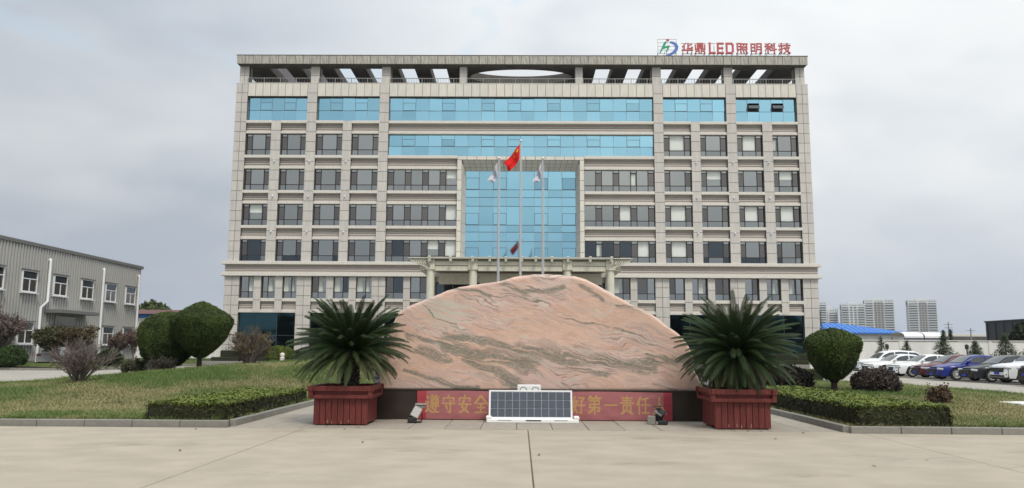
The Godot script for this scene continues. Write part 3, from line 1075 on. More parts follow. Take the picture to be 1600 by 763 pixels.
# ---------------------------------------------------------------- strokes of written characters on a 100 x 100 grid, y down
func glyph(which: String) -> Array:
	match which:
		"hua": return [[[35, 5], [10, 35]], [[23, 24], [23, 56]], [[86, 10], [56, 32]], [[56, 5], [56, 45], [62, 52], [91, 52], [93, 42]], [[5, 70], [95, 70]], [[50, 56], [50, 98]]]
		"ding": return [[[28, 5], [72, 5], [72, 46], [28, 46], [28, 5]], [[28, 18], [72, 18]], [[28, 32], [72, 32]], [[10, 20], [10, 60], [40, 60]], [[41, 50], [41, 97]], [[40, 78], [14, 78], [12, 97]], [[90, 20], [90, 60], [60, 60]], [[59, 50], [59, 97]], [[60, 78], [86, 78], [88, 97]]]
		"L": return [[[20, 3], [20, 95], [88, 95]]]
		"E": return [[[88, 5], [18, 5], [18, 95], [88, 95]], [[18, 50], [80, 50]]]
		"D": return [[[15, 5], [72, 5], [88, 20], [88, 80], [72, 95], [15, 95], [15, 5]]]
		"zhao": return [[[10, 5], [40, 5], [40, 62], [10, 62], [10, 5]], [[10, 33], [40, 33]], [[50, 8], [92, 8], [88, 32], [78, 34]], [[68, 8], [64, 24], [50, 36]], [[54, 44], [90, 44], [90, 64], [54, 64], [54, 44]], [[15, 78], [8, 96]], [[38, 78], [42, 96]], [[62, 78], [66, 96]], [[84, 78], [93, 96]]]
		"ming": return [[[8, 10], [38, 10], [38, 76], [8, 76], [8, 10]], [[8, 43], [38, 43]], [[56, 6], [56, 62], [46, 96]], [[56, 6], [92, 6], [92, 95], [80, 92]], [[56, 35], [92, 35]], [[56, 62], [92, 62]]]
		"ke": return [[[42, 5], [12, 14]], [[4, 32], [50, 32]], [[28, 10], [28, 97]], [[28, 36], [6, 70]], [[28, 36], [47, 62]], [[58, 14], [70, 27]], [[54, 38], [67, 50]], [[50, 72], [98, 60]], [[82, 4], [82, 97]]]
		"ji": return [[[4, 25], [42, 25]], [[25, 4], [25, 92], [13, 88]], [[4, 64], [42, 50]], [[47, 22], [98, 22]], [[72, 4], [72, 46]], [[50, 46], [90, 46], [78, 70], [47, 96]], [[54, 50], [70, 76], [98, 96]]]
		"zun": return [[[48, 1], [54, 9]], [[80, 1], [73, 9]], [[35, 12], [97, 12]], [[42, 23], [92, 23], [92, 52], [42, 52], [42, 23]], [[58, 12], [58, 30], [50, 38]], [[75, 12], [75, 34], [85, 34]], [[42, 44], [92, 44]], [[34, 62], [98, 62]], [[76, 55], [76, 84], [64, 81]], [[48, 68], [57, 76]], [[10, 8], [19, 20]], [[3, 38], [21, 38], [14, 58], [20, 76]], [[3, 90], [20, 76], [46, 94], [98, 94]]]
		"shou": return [[[50, 1], [50, 12]], [[11, 32], [11, 16], [91, 16], [87, 32]], [[6, 47], [95, 47]], [[64, 31], [64, 96], [49, 92]], [[30, 58], [41, 75]]]
		"an": return [[[50, 1], [50, 12]], [[11, 30], [11, 16], [91, 16], [87, 30]], [[46, 27], [28, 62], [78, 96]], [[71, 48], [56, 78], [12, 96]], [[5, 50], [96, 50]]]
		"quan": return [[[50, 2], [4, 46]], [[50, 2], [96, 46]], [[25, 46], [76, 46]], [[50, 46], [50, 92]], [[25, 68], [76, 68]], [[9, 94], [92, 94]]]
		"hao": return [[[25, 3], [12, 52], [41, 92]], [[39, 28], [28, 66], [3, 95]], [[1, 30], [47, 30]], [[54, 11], [92, 11], [73, 32]], [[73, 32], [73, 95], [60, 91]], [[50, 52], [98, 52]]]
		"di": return [[[22, 1], [7, 18]], [[14, 12], [47, 12]], [[28, 12], [35, 20]], [[66, 1], [54, 18]], [[60, 12], [96, 12]], [[75, 12], [81, 20]], [[14, 28], [84, 28], [84, 46], [18, 46], [13, 64], [88, 64], [84, 84], [72, 82]], [[50, 23], [50, 98]], [[48, 66], [7, 95]]]
		"yi": return [[[4, 50], [96, 50]]]
		"ze": return [[[14, 11], [86, 11]], [[22, 24], [78, 24]], [[50, 1], [50, 37]], [[4, 37], [96, 37]], [[23, 82], [23, 49], [77, 49], [77, 82]], [[50, 55], [46, 75], [10, 97]], [[58, 81], [90, 97]]]
		"ren_duty": return [[[31, 3], [5, 45]], [[20, 26], [20, 97]], [[86, 8], [44, 17]], [[38, 47], [98, 47]], [[66, 14], [66, 91]], [[45, 91], [93, 91]]]
		"ren": return [[[50, 4], [46, 45], [5, 96]], [[50, 40], [95, 96]]]
	return []


func stroke_solid(strokes: Array, wide: float, tall: float, weight: float, deep: float) -> ArrayMesh:   # lower left corner at the origin
	var s := Shape.new()
	var k := 0
	for line in strokes:
		for i in line.size() - 1:
			var a := Vector2(line[i][0] * wide / 100.0, (100.0 - line[i][1]) * tall / 100.0)
			var b := Vector2(line[i + 1][0] * wide / 100.0, (100.0 - line[i + 1][1]) * tall / 100.0)
			var d := b - a
			s.box(Vector3((a.x + b.x) / 2, (a.y + b.y) / 2, deep / 2), Vector3(d.length() + weight * 0.9, weight, deep - k * 0.0025), Basis(Vector3.BACK, d.angle()))
			k += 1
	return s.made()


func build_roof_sign() -> void:
	var z := -80.6
	var sign_ := thing("rooftop_sign", "red rooftop sign letters with a green and blue logo on the roof's right half", "sign", Vector3(14.5, 32.36, z))
	var widths := [["hua", 17.02, 18.25], ["ding", 18.37, 19.6], ["L", 19.85, 20.62], ["E", 20.72, 21.5], ["D", 21.66, 22.55], ["zhao", 22.8, 24.05], ["ming", 24.3, 25.55], ["ke", 25.82, 27.05], ["ji", 27.28, 28.52]]
	var legs := Shape.new()
	for w in widths:
		var word: bool = w[0].length() > 1
		var m := stroke_solid(glyph(w[0]), w[2] - w[1], 1.14, 0.13 if word else 0.19, 0.16)
		part("letter", m, mats.sign_red, sign_, Vector3(w[1] - 14.5, 0.52, 0))
		for x in [w[1] + 0.15, w[2] - 0.15]:
			legs.tube([Vector3(x - 14.5, 0, 0.05), Vector3(x - 14.5, 1.4, -0.03)], [0.025, 0.025], 4)
			legs.tube([Vector3(x - 14.6, 0, -0.6), Vector3(x - 14.5, 0.75, -0.05)], [0.025, 0.025], 4)
		legs.span(w[1] - 14.5, w[2] - 14.5, 0.48, 0.53, -0.06, -0.01)
		legs.span(w[1] - 14.5, w[2] - 14.5, 1.62, 1.66, -0.06, -0.01)
	part("support_frame", legs.made(), mats.frame, sign_)
	# logo in its square frame: a green figure with a red head inside a blue sweep
	var logo := Shape.new()
	for q in [[0.02, 0.05, 0.0, 2.14], [2.0, 2.03, 0.0, 2.14]]:
		logo.span(q[0], q[1], q[2], q[3], -0.1, -0.06)
	for y in [2.14, 1.75, 1.35, 0.95, 0.55, 0.2]:
		logo.span(0.02, 2.03, y - 0.02, y + 0.01, -0.1, -0.06)
	for x in [0.05, 0.75, 1.0, 1.95]:
		logo.tube([Vector3(x - 0.1, 0, -0.6), Vector3(x, 0.8, -0.08)], [0.025, 0.025], 4)
	part("logo_frame", logo.made(), mats.grey_metal, sign_)
	var green := Shape.new()
	green.prism(PackedVector2Array([Vector2(0.12, 0.46), Vector2(0.34, 0.62), Vector2(0.98, 1.72), Vector2(0.86, 1.86), Vector2(0.66, 1.72)]), 0.0, 0.09)
	green.prism(PackedVector2Array([Vector2(0.48, 1.12), Vector2(0.92, 1.34), Vector2(1.24, 1.42), Vector2(1.28, 1.24), Vector2(0.98, 0.68), Vector2(0.84, 0.72), Vector2(1.02, 1.16), Vector2(0.66, 1.02)]), 0.01, 0.10)
	part("logo_figure", green.made(), mats.sign_green, sign_)
	var head := Shape.new()
	head.prism(PackedVector2Array([Vector2(0.86, 2.1), Vector2(1.26, 2.12), Vector2(1.2, 1.86), Vector2(0.98, 1.84)]), 0.0, 0.09)
	part("logo_head", head.made(), mats.sign_red, sign_)
	var blue := Shape.new()
	var outer := [Vector2(1.32, 1.86), Vector2(1.72, 1.80), Vector2(2.05, 1.56), Vector2(2.2, 1.26), Vector2(2.12, 0.88), Vector2(1.78, 0.5), Vector2(1.3, 0.26), Vector2(0.75, 0.13), Vector2(0.14, 0.12)]
	var inner := [Vector2(1.28, 1.68), Vector2(1.6, 1.56), Vector2(1.78, 1.4), Vector2(1.84, 1.2), Vector2(1.76, 0.94), Vector2(1.5, 0.66), Vector2(1.16, 0.46), Vector2(0.7, 0.26), Vector2(0.16, 0.19)]
	for k in outer.size() - 1:
		blue.prism(PackedVector2Array([outer[k], outer[k + 1], inner[k + 1], inner[k]]), 0.0, 0.09)
	part("logo_sweep", blue.made(), mats.sign_blue, sign_)


# ---------------------------------------------------------------- workshop on the left and the things far off
func build_workshop() -> void:
	var x := -42.0
	var o := thing("workshop_building", "long grey corrugated metal workshop with white windows at the left edge", "building")
	var near := -48.0
	var end := -86.6
	var s := Shape.new()   # ribbed sheeting
	var rib := 0.40
	var n := int((near - end) / rib)
	for k in n:
		var z := near - k * rib
		var a := [0.0, 0.17, 0.20, 0.37]
		var d := [0.0, 0.0, 0.19, 0.19]
		for q in 4:
			var z0: float = z - a[q]
			var z1: float = z - (a[q + 1] if q < 3 else rib)
			var d0: float = d[q]
			var d1: float = d[q + 1] if q < 3 else 0.0
			s.quad(Vector3(x + d0, 0.3, z0), Vector3(x + d1, 0.3, z1), Vector3(x + d1, 10.2, z1), Vector3(x + d0, 10.2, z0))
	part("ribbed_sheeting", s.made(), mats.sheeting, o)
	var body := Shape.new()
	body.span(x - 24, x - 0.03, 0, 10.15, end, near)
	part("body", body.made(), mats.sheeting_plain, o)
	part("plinth", box_mesh(Vector3(0.3, 0.5, near - end), 0.02), mats.kerb1, o, Vector3(x + 0.05, 0.2, (near + end) / 2))
	part("roof_edge", box_mesh(Vector3(0.5, 0.34, near - end + 0.3), 0.03), mats.sheeting_dark, o, Vector3(x + 0.02, 10.34, (near + end) / 2))
	part("roof", box_mesh(Vector3(24.4, 0.2, near - end + 0.3)), mats.sheeting_dark, o, Vector3(x - 12, 10.3, (near + end) / 2 - 0.01))
	for zc in [-57.8, -62.2, -66.65, -71.2, -75.7, -80.1, -84.2]:
		workshop_window(o, x + 0.24, zc, 6.25, 8.0, true)
		if absf(zc + 72.0) > 3.9:
			workshop_window(o, x + 0.24, zc, 1.9, 3.65, zc < -78.0)
	for zc in [-69.3, -78.4, -85.8, -58.6]:
		var t := Shape.new()
		if zc == -69.3:
			t.tube([Vector3(x + 0.05, 9.2, zc), Vector3(x + 0.3, 9.3, zc), Vector3(x + 0.32, 9.1, zc), Vector3(x + 0.32, 5.6, zc), Vector3(x + 0.32, 5.0, zc + 0.9), Vector3(x + 0.32, 0.3, zc + 0.9)], [0.12, 0.12, 0.12, 0.12, 0.12, 0.12], 8)
		else:
			t.tube([Vector3(x + 0.05, 9.3, zc), Vector3(x + 0.3, 9.4, zc), Vector3(x + 0.32, 9.2, zc), Vector3(x + 0.32, 0.3, zc)], [0.12, 0.12, 0.12, 0.12], 8)
		part("downpipe", t.made(), mats.white_paint, o)
	# entrance with a flat grey hood
	part("entrance_hood", box_mesh(Vector3(1.6, 0.35, 6.4), 0.03), mats.grey_metal, o, Vector3(x + 0.85, 4.75, -72.4))
	part("entrance_door", box_mesh(Vector3(0.08, 3.4, 3.6)), mats.sheeting_dark, o, Vector3(x + 0.22, 1.95, -72.4))
	part("transom_light", box_mesh(Vector3(0.1, 0.8, 3.2)), mats.grey_glass1, o, Vector3(x + 0.22, 3.95, -72.4))
	# low building behind with a red and blue roof edge
	var b := thing("low_building", "low white building with a red roof over a blue eave behind the clipped trees", "building", Vector3(-63, 0, -128))
	part("wall", box_mesh(Vector3(34, 6.2, 10)), mats.white_wall, b, Vector3(8, 3.1, 0))
	part("blue_eave", box_mesh(Vector3(34.6, 0.55, 10.6), 0.05), mats.roof_blue, b, Vector3(8, 6.5, 0))
	var rf := Shape.new()
	rf.prism(PackedVector2Array([Vector2(-6.0, 0), Vector2(6.0, 0), Vector2(0, 0.9)]), -17.4, 17.4, Transform3D(Basis(Vector3.UP, PI / 2), Vector3(8, 6.78, 0)))
	part("roof", rf.made(), mats.roof_red, b)
	for k in 7:
		part("window", box_mesh(Vector3(2.2, 1.8, 0.1)), mats.night_glass1, b, Vector3(-7 + k * 4.6, 4.3, 5.05))


func workshop_window(o: Node3D, x: float, zc: float, y0: float, y1: float, top_open: bool) -> void:
	var s := Shape.new()
	var w := 1.0
	var b := 0.08
	for z in [zc - w, zc + w]:
		s.span(x - 0.12, x + 0.06, y0, y1, z - b / 2, z + b / 2)
	for y in [y0, y0 + (y1 - y0) * 0.62, y1]:
		s.span(x - 0.11, x + 0.05, y - b / 2, y + b / 2, zc - w, zc + w)
	s.span(x - 0.10, x + 0.04, y0, y0 + (y1 - y0) * 0.62, zc - b / 2, zc + b / 2)
	s.span(x - 0.1, x + 0.2, y0 - 0.16, y0 - 0.06, zc - w - 0.12, zc + w + 0.12)
	var f := part("window", s.made(), mats.white_paint, o)
	part("hood", box_mesh(Vector3(0.22, 0.08, 2.3)), mats.sheeting_dark, f, Vector3(x + 0.05, y1 + 0.1, zc))
	var mid := y0 + (y1 - y0) * 0.62
	part("pane", box_mesh(Vector3(0.03, y1 - mid - 0.1, 1.9)), mats["night_glass%d" % rng.randi_range(0, 3)] if top_open else mats.grey_glass0, f, Vector3(x - 0.02, (mid + y1) / 2, zc))
	for q in [-0.5, 0.5]:
		part("pane", box_mesh(Vector3(0.03, mid - y0 - 0.1, 0.9)), mats["brown_glass%d" % rng.randi_range(0, 3)], f, Vector3(x - 0.02, (mid + y0) / 2, zc + q), Basis(Vector3.UP, around(0.02)))


func tower(label: String, at: Vector3, wide: float, tall: float, bays: Array, turn: float) -> void:
	var o := thing("apartment_tower", label, "apartment tower", at, turn, "apartment towers on the skyline")
	var deep := 16.0
	part("body", box_mesh(Vector3(wide, tall, deep)), mats.tower_white, o, Vector3(0, tall / 2, -deep / 2))
	var floors := int(tall / 3.0)
	var x := -wide / 2
	for b in bays:   # [share of the width, kind]
		var w: float = b[0] * wide
		var s := Shape.new()
		for k in floors:
			var y := 1.2 + k * 3.0
			if k == floors - 1:
				for q in 3:
					s.span(x + w * (0.2 + q * 0.25), x + w * (0.32 + q * 0.25), y + 0.4, y + 1.4, -0.3, 0.05)
				continue
			match b[1]:
				"balcony":
					s.span(x + w * 0.08, x + w * 0.92, y + 0.15, y + 1.55, -0.3, 0.06)
				"window":
					s.span(x + w * 0.12, x + w * 0.42, y, y + 1.7, -0.3, 0.06)
					s.span(x + w * 0.58, x + w * 0.88, y, y + 1.7, -0.3, 0.06)
				"core":
					s.span(x + w * 0.1, x + w * 0.3, y, y + 2.1, -0.3, 0.06)
					s.span(x + w * 0.38, x + w * 0.62, y + 0.3, y + 2.3, -0.3, 0.06)
					s.span(x + w * 0.7, x + w * 0.9, y, y + 2.1, -0.3, 0.06)
		part("window_band", s.made(), mats.tower_glass, o)
		if b[1] == "balcony":
			var bal := Shape.new()
			for k in floors - 1:
				bal.span(x + w * 0.04, x + w * 0.96, k * 3.0 + 0.1, k * 3.0 + 1.1, 0.0, 1.2)
			part("balcony", bal.made(), mats.tower_white, o)
		elif b[1] == "core":
			part("core_wall", box_mesh(Vector3(w * 0.96, tall - 4.0, 0.03)), mats.tower_tan, o, Vector3(x + w / 2, tall / 2 - 1.5, 0.02))
		x += w
	var side := Shape.new()
	for k in floors - 1:
		for z in [-4.0, -10.0]:
			side.span(-wide / 2 - 0.06, -wide / 2 + 0.2, 1.2 + k * 3.0, 2.8 + k * 3.0, z - 1.2, z + 1.2)
	part("side_window", side.made(), mats.tower_glass, o)
	part("side_cap", box_mesh(Vector3(0.3, 5.0, 12.0)), mats.tower_cap, o, Vector3(-wide / 2 - 0.02, tall - 4.0, -8.0))
	part("roof_house", box_mesh(Vector3(wide * 0.4, 3.0, 8.0)), mats.tower_white, o, Vector3(0, tall + 1.4, -8.0))


func build_far_things() -> void:
	# scenery at 1 km: five towers
	tower("leftmost white apartment tower, half hidden by the office building corner", Vector3(372, 0, -1000), 26, 63, [[0.35, "balcony"], [0.3, "core"], [0.35, "balcony"]], -0.25)
	tower("short grey apartment tower right of the one by the office corner", Vector3(392, 0, -1010), 22, 56, [[0.5, "window"], [0.5, "balcony"]], -0.25)
	tower("apartment tower touching the left side of the tallest wide tower", Vector3(415, 0, -990), 27, 61, [[0.32, "balcony"], [0.36, "window"], [0.32, "balcony"]], -0.25)
	tower("widest apartment tower with a tan strip, joined to its left neighbour", Vector3(452, 0, -1000), 34, 67, [[0.3, "balcony"], [0.36, "core"], [0.34, "balcony"]], -0.3)
	tower("apartment tower standing alone on the right, grey cap at its left", Vector3(506, 0, -1000), 33, 67, [[0.36, "balcony"], [0.3, "core"], [0.34, "balcony"]], -0.3)
	# perimeter wall of the car park
	var w := thing("perimeter_wall", "long plain white wall behind the parked cars", "wall", Vector3(0, 0, -72))
	for k in 12:
		var x := 26.2 + k * 4.0
		part("wall_panel", box_mesh(Vector3(3.98, 2.55, 0.24)), mats.white_wall, w, Vector3(x + 2, 1.275, 0))
		part("wall_post", box_mesh(Vector3(0.3, 2.6, 0.34), 0.02), mats.white_wall, w, Vector3(x, 1.30, 0.0))
	part("coping", box_mesh(Vector3(48.2, 0.08, 0.4), 0.01), mats.band, w, Vector3(50.1, 2.64, 0))
	# shed with a bright blue roof
	var sh := thing("shed", "white shed with a bright blue metal roof behind the white wall", "shed", Vector3(38, 0, -93))
	part("wall", box_mesh(Vector3(10.4, 3.8, 8)), mats.white_wall, sh, Vector3(0.2, 1.9, -1))
	var rf := Shape.new()
	var e := 3.75
	rf.quad(Vector3(-6.6, e, 3.5), Vector3(5.9, e, 3.5), Vector3(-0.6, 4.95, -1.0), Vector3(-6.4, 4.95, -1.0))
	rf.tri(Vector3(5.9, e, 3.5), Vector3(5.9, e, -5.5), Vector3(-0.6, 4.95, -1.0))
	rf.quad(Vector3(-6.6, e - 0.12, 3.5), Vector3(5.9, e - 0.12, 3.5), Vector3(5.9, e, 3.5), Vector3(-6.6, e, 3.5))
	rf.quad(Vector3(5.9, e, -5.5), Vector3(-6.6, e, -5.5), Vector3(-6.4, 4.95, -1.0), Vector3(-0.6, 4.95, -1.0))
	for k in 20:
		var x := -6.4 + k * 0.6
		var hgt := minf(1.0, (5.9 - x) / 6.5)
		rf.box(Vector3(x, e + 0.62 * hgt, 3.5 - 2.25 * hgt), Vector3(0.05, 0.04, 4.65 * hgt), Basis(Vector3.RIGHT, 0.26))
	part("roof", rf.made(), mats.roof_blue, sh)
	for x in [1.7, 4.1]:
		var f := part("window", box_mesh(Vector3(1.8, 0.42, 0.1)), mats.frame, sh, Vector3(x, 2.75, 3.02))
		for k in 4:
			part("pane", box_mesh(Vector3(0.36, 0.3, 0.03)), mats.night_glass2, f, Vector3(-0.62 + k * 0.42, 0, 0.05))
	# two white vaulted shelters right of the shed
	for k in 2:
		var lab: String = ["white vaulted shelter with grey side beside the blue roofed shed", "white vaulted shelter with grey side below the lone apartment tower"][k]
		var v := thing("vaulted_shelter", lab, "shelter", Vector3(41.15 + k * 2.12, 0, -85), 0.0, "white vaulted shelters behind the wall")
		var s := Shape.new()
		var rows := []
		for i in 9:
			var a := PI * i / 8.0
			rows.append(PackedVector3Array([Vector3(-1.0, 3.3 + sin(a) * 0.42, cos(a) * 1.6), Vector3(0.97, 3.3 + sin(a) * 0.42, cos(a) * 1.6)]))
		s.grid(rows)
		s.span(-1.0, 0.97, 3.1, 3.31, 1.55, 1.62)
		part("vault", s.made(), mats.white_paint, v)
		part("side_sheet", box_mesh(Vector3(1.95, 1.0, 0.08)), mats.sheet_blue_grey, v, Vector3(0, 2.6, 1.5))
		for x in [-0.92, 0.9]:
			for z in [-1.4, 1.4]:
				part("post", box_mesh(Vector3(0.1, 3.2, 0.1)), mats.grey_metal, v, Vector3(x, 1.6, z))
	# dark sheet-metal hall at the right edge
	var h := thing("dark_hall", "dark grey metal hall at the right edge beyond the white wall", "building", Vector3(70.0, 0, -95.0))
	part("wall", box_mesh(Vector3(40, 6.1, 25)), mats.hall_dark, h, Vector3(20, 3.05, -12.5))
	part("roof_edge", box_mesh(Vector3(40.3, 0.2, 25.3), 0.03), mats.hall_dark, h, Vector3(20, 6.2, -12.5))
	for k in 13:
		part("cladding_rib", box_mesh(Vector3(0.1, 5.9, 0.12)), mats.hall_dark, h, Vector3(-0.06, 3.0, -0.5 - k * 2.0))
	# viaduct between shelter and hall
	var vd := thing("viaduct", "low concrete viaduct between the lone tower and the dark hall", "viaduct", Vector3(110, 0, -180))
	part("deck", box_mesh(Vector3(120, 1.0, 8), 0.05), mats.soffit, vd, Vector3(0, 4.6, 0))
	part("parapet", box_mesh(Vector3(120, 0.5, 0.3), 0.03), mats.band, vd, Vector3(0, 5.4, 3.9))
	for k in 9:
		part("pillar", box_mesh(Vector3(1.2, 4.1, 4.0), 0.05), mats.kerb0, vd, Vector3(-52 + k * 13.0, 2.05, 0))
	# poles
	var poles := [["thin lamp pole with a short arm above the viaduct near the dark hall", 90.3, 160.0, 6.4], ["lattice power pole with crossarms right of the lone tower", 88.6, 165.0, 7.8]]
	for k in 2:
		var p: Array = poles[k]
		var pl := thing("utility_pole", p[0], "pole", Vector3(p[1], 0, -p[2]))
		var s := Shape.new()
		s.tube([Vector3(0, 0, 0), Vector3(0, p[3], 0)], [0.16, 0.10], 6)
		part("mast", s.made(), mats.grey_metal, pl)
		var arm := Shape.new()
		arm.span(-0.9, 0.9, p[3] - 0.5, p[3] - 0.4, -0.06, 0.06)
		if k == 1:
			arm.span(-0.8, 0.8, p[3] - 1.2, p[3] - 1.1, -0.06, 0.06)
		part("crossarm", arm.made(), mats.grey_metal, pl)
	for k in 2:
		var lab: String = ["short dark bollard lamp before the wall left of the conifers", "short dark bollard lamp before the wall between two conifers"][k]
		var bl := thing("bollard_lamp", lab, "lamp post", Vector3([32.4, 39.4][k], 0, -70.6), 0.0, "bollard lamps along the white wall")
		var s := Shape.new()
		s.tube([Vector3.ZERO, Vector3(0, 1.9, 0)], [0.05, 0.05], 6)
		part("stem", s.made(), mats.frame, bl)
		var hd := Shape.new()
		hd.lathe([Vector2(0.0, 1.85), Vector2(0.16, 1.9), Vector2(0.16, 2.25), Vector2(0.0, 2.35)], 8)
		part("lamp_head", hd.made(), mats.frame, bl)
	# trees far behind the photographer, seen only as reflections in the ground-floor glass
	var belt := MultiMeshInstance3D.new()
	var leaves: Array = []
	var tints: Array = []
	for k in 34:
		var c := Vector3(-92 + k * 5.6 + around(1.5), 5.5 + around(1.2), 62 + around(3.0))
		for q in 70:
			var d := Vector3(around(1), around(1), around(1)).normalized() * pow(rng.randf(), 0.4)
			leaves.append(Transform3D(Basis.from_euler(Vector3(around(3), around(3), around(3))).scaled(Vector3.ONE * rng.randf_range(1.6, 2.6)), c + d * Vector3(3.4, 5.2, 3.0)))
			var g := rng.randf_range(0.6, 1.2)
			tints.append(Color(0.035 * g, 0.06 * g, 0.02 * g))
	belt.free()
	var wood := scatter("tree_belt", leaf_clump("belt", 7, 0.5, 0.55, 4), mats.leaf, leaves, tints, self)
	tag(wood, "belt of green trees across the road behind the photographer", "trees")


func build_monument() -> void:
	# plinth of dark polished granite
	var p := thing("plinth", "dark brown granite plinth under the pink boulder", "plinth", Vector3(0.47, 0, -19.15))
	var xs := [-3.84, -1.92, 0.0, 1.92, 3.84]
	for k in 4:
		part("granite_slab", box_mesh(Vector3(xs[k + 1] - xs[k] - 0.004, 0.66, 1.4), 0.006), mats.granite, p, Vector3((xs[k] + xs[k + 1]) / 2, 0.33, 0))
	part("top_slab", box_mesh(Vector3(7.72, 0.035, 1.44), 0.006), mats.granite, p, Vector3(0, 0.678, 0))
	# the boulder: a thick slab with a rounded rim, its outline as it stands
	var b := thing("boulder", "huge polished pink marble boulder with grey-green veins on the plinth", "boulder", Vector3(0.4, 0.70, -19.15))
	var line := [Vector2(-3.4, 0.66), Vector2(-3.42, 0.95), Vector2(-3.33, 1.36), Vector2(-3.2, 1.75), Vector2(-3.02, 2.16), Vector2(-2.78, 2.53), Vector2(-2.21, 2.79), Vector2(-1.59, 3.03), Vector2(-1.02, 3.14), Vector2(-0.49, 3.22), Vector2(-0.03, 3.34), Vector2(0.49, 3.385), Vector2(1.08, 3.365), Vector2(1.44, 3.31), Vector2(1.75, 3.18), Vector2(2.12, 2.97), Vector2(2.63, 2.69), Vector2(3.1, 2.46), Vector2(3.45, 2.19), Vector2(3.81, 1.92), Vector2(4.01, 1.61), Vector2(4.09, 1.34), Vector2(4.08, 1.16), Vector2(4.16, 1.0), Vector2(4.21, 0.8), Vector2(4.17, 0.66)]
	var outline: Array[Vector2] = []
	for k in line.size() - 1:
		var p0: Vector2 = line[maxi(k - 1, 0)]
		var p3: Vector2 = line[mini(k + 2, line.size() - 1)]
		for q in 4:
			var pt: Vector2 = line[k].cubic_interpolate(line[k + 1], p0, p3, q / 4.0)
			outline.append(pt + Vector2(around(0.008), around(0.008)) - Vector2(0.4, 0.70))
	outline.append(line[line.size() - 1] - Vector2(0.4, 0.70))
	for k in 17:   # back along the base
		outline.append(Vector2(lerpf(4.17, -3.4, (k + 1) / 18.0) - 0.4, -0.04))
	outline.append(outline[0])
	var fn := FastNoiseLite.new()
	fn.seed = 4
	fn.frequency = 0.7
	fn.fractal_octaves = 4
	var rings := [0.0, 0.003, 0.008, 0.016, 0.028, 0.045, 0.065, 0.1, 0.17, 0.27, 0.4, 0.55, 0.72, 0.88, 1.0]
	for side in [1.0, -1.0]:
		var s := Shape.new()
		var rows := []
		for r in rings:
			var row := PackedVector3Array()
			for q in outline:
				var c := Vector2(clampf(q.x * 0.5, -1.7, 1.7), 0.95)
				var pt := q.lerp(c, r)
				var z := 0.40 + 0.12 * sqrt(1.0 - pow(1.0 - minf(r / 0.05, 1.0), 2.0)) - (0.40 if r == 0.0 else 0.0)
				z += fn.get_noise_2d(pt.x, pt.y) * 0.025 * smooth(0.0, 0.1, r)
				row.append(Vector3(pt.x, pt.y, side * z))
			rows.append(row)
		s.grid(rows)
		var uvs := PackedVector2Array()
		for q in s.v:
			uvs.append(Vector2((q.x + 3.9) / 7.8, 1.0 - (q.y + 0.1) / 2.9))
		s.uv = uvs
		part("front_face" if side > 0 else "rear_face", s.made(), mats.marble, b)
	# banner stretched along the plinth
	var bn := thing("banner", "faded red cloth banner with yellow Chinese characters along the plinth", "banner", Vector3(0.57, 0.335, -18.42))
	var cloth := Shape.new()
	var rows2 := []
	for j in 9:
		var row := PackedVector3Array()
		for i in 91:
			var u := i / 90.0
			var v := j / 8.0
			var puff := 0.012 + 0.012 * fn.get_noise_2d(u * 14.0, v * 4.0) + 0.006 * sin(u * 60.0 + v * 9.0) * fn.get_noise_2d(u * 9.0, 7.0)
			row.append(Vector3(-2.92 + 5.84 * u, 0.32 - 0.635 * v + 0.008 * sin(u * 11.0) * (1.0 - v), puff * (0.3 if j == 0 or j == 8 else 1.0)))
		rows2.append(row)
	cloth.grid(rows2, true)
	part("cloth", cloth.made(), mats.banner, bn)


func paint_stroke(im: Image, a: Vector2, b: Vector2, w: float, col: Color) -> void:
	var n := int(a.distance_to(b) / 1.0) + 1
	for k in n + 1:
		var p := a.lerp(b, float(k) / n)
		im.fill_rect(Rect2i(int(p.x - w / 2), int(p.y - w / 2), int(w), int(w)), col)


func banner_picture() -> ImageTexture:
	var im := Image.create(1752, 192, false, Image.FORMAT_RGB8)
	var red := lin(0.38, 0.105, 0.12)
	im.fill(red)
	var f := FastNoiseLite.new()
	f.frequency = 0.02
	f.fractal_octaves = 3
	for y in range(0, 192, 4):
		for x in range(0, 1752, 4):
			var k := 1.0 + 0.16 * f.get_noise_2d(x * 0.35, y)
			var edge := 1.0 if (x > 60 and x < 1690) else 0.0
			var c := Color(0.36 * k, (0.130 if edge > 0 else 0.05) * k, (0.138 if edge > 0 else 0.065) * k).linear_to_srgb()
			im.fill_rect(Rect2i(x, y, 4, 4), c)
	var words := ["zun", "shou", "an", "quan", "", "", "", "", "", "hao", "di", "yi", "ze", "ren_duty", "ren"]
	for k in words.size():
		var cx := (2.92 - 0.57 - 2.0 + 0.3715 * k) * 300.0
		var tall := 122.0
		var wide := 92.0
		for line in glyph(words[k]):
			for i in line.size() - 1:
				var a := Vector2(cx - wide / 2 + line[i][0] * wide / 100.0, 30 + line[i][1] * tall / 100.0)
				var b := Vector2(cx - wide / 2 + line[i + 1][0] * wide / 100.0, 30 + line[i + 1][1] * tall / 100.0)
				paint_stroke(im, a, b, 11.0, lin(0.46, 0.28, 0.115))
	return ImageTexture.create_from_image(im)


func near_line(p: Vector2, pts: Array) -> float:
	var best := 99.0
	for k in pts.size() - 1:
		best = minf(best, p.distance_to(Geometry2D.get_closest_point_to_segment(p, pts[k], pts[k + 1])))
	return best


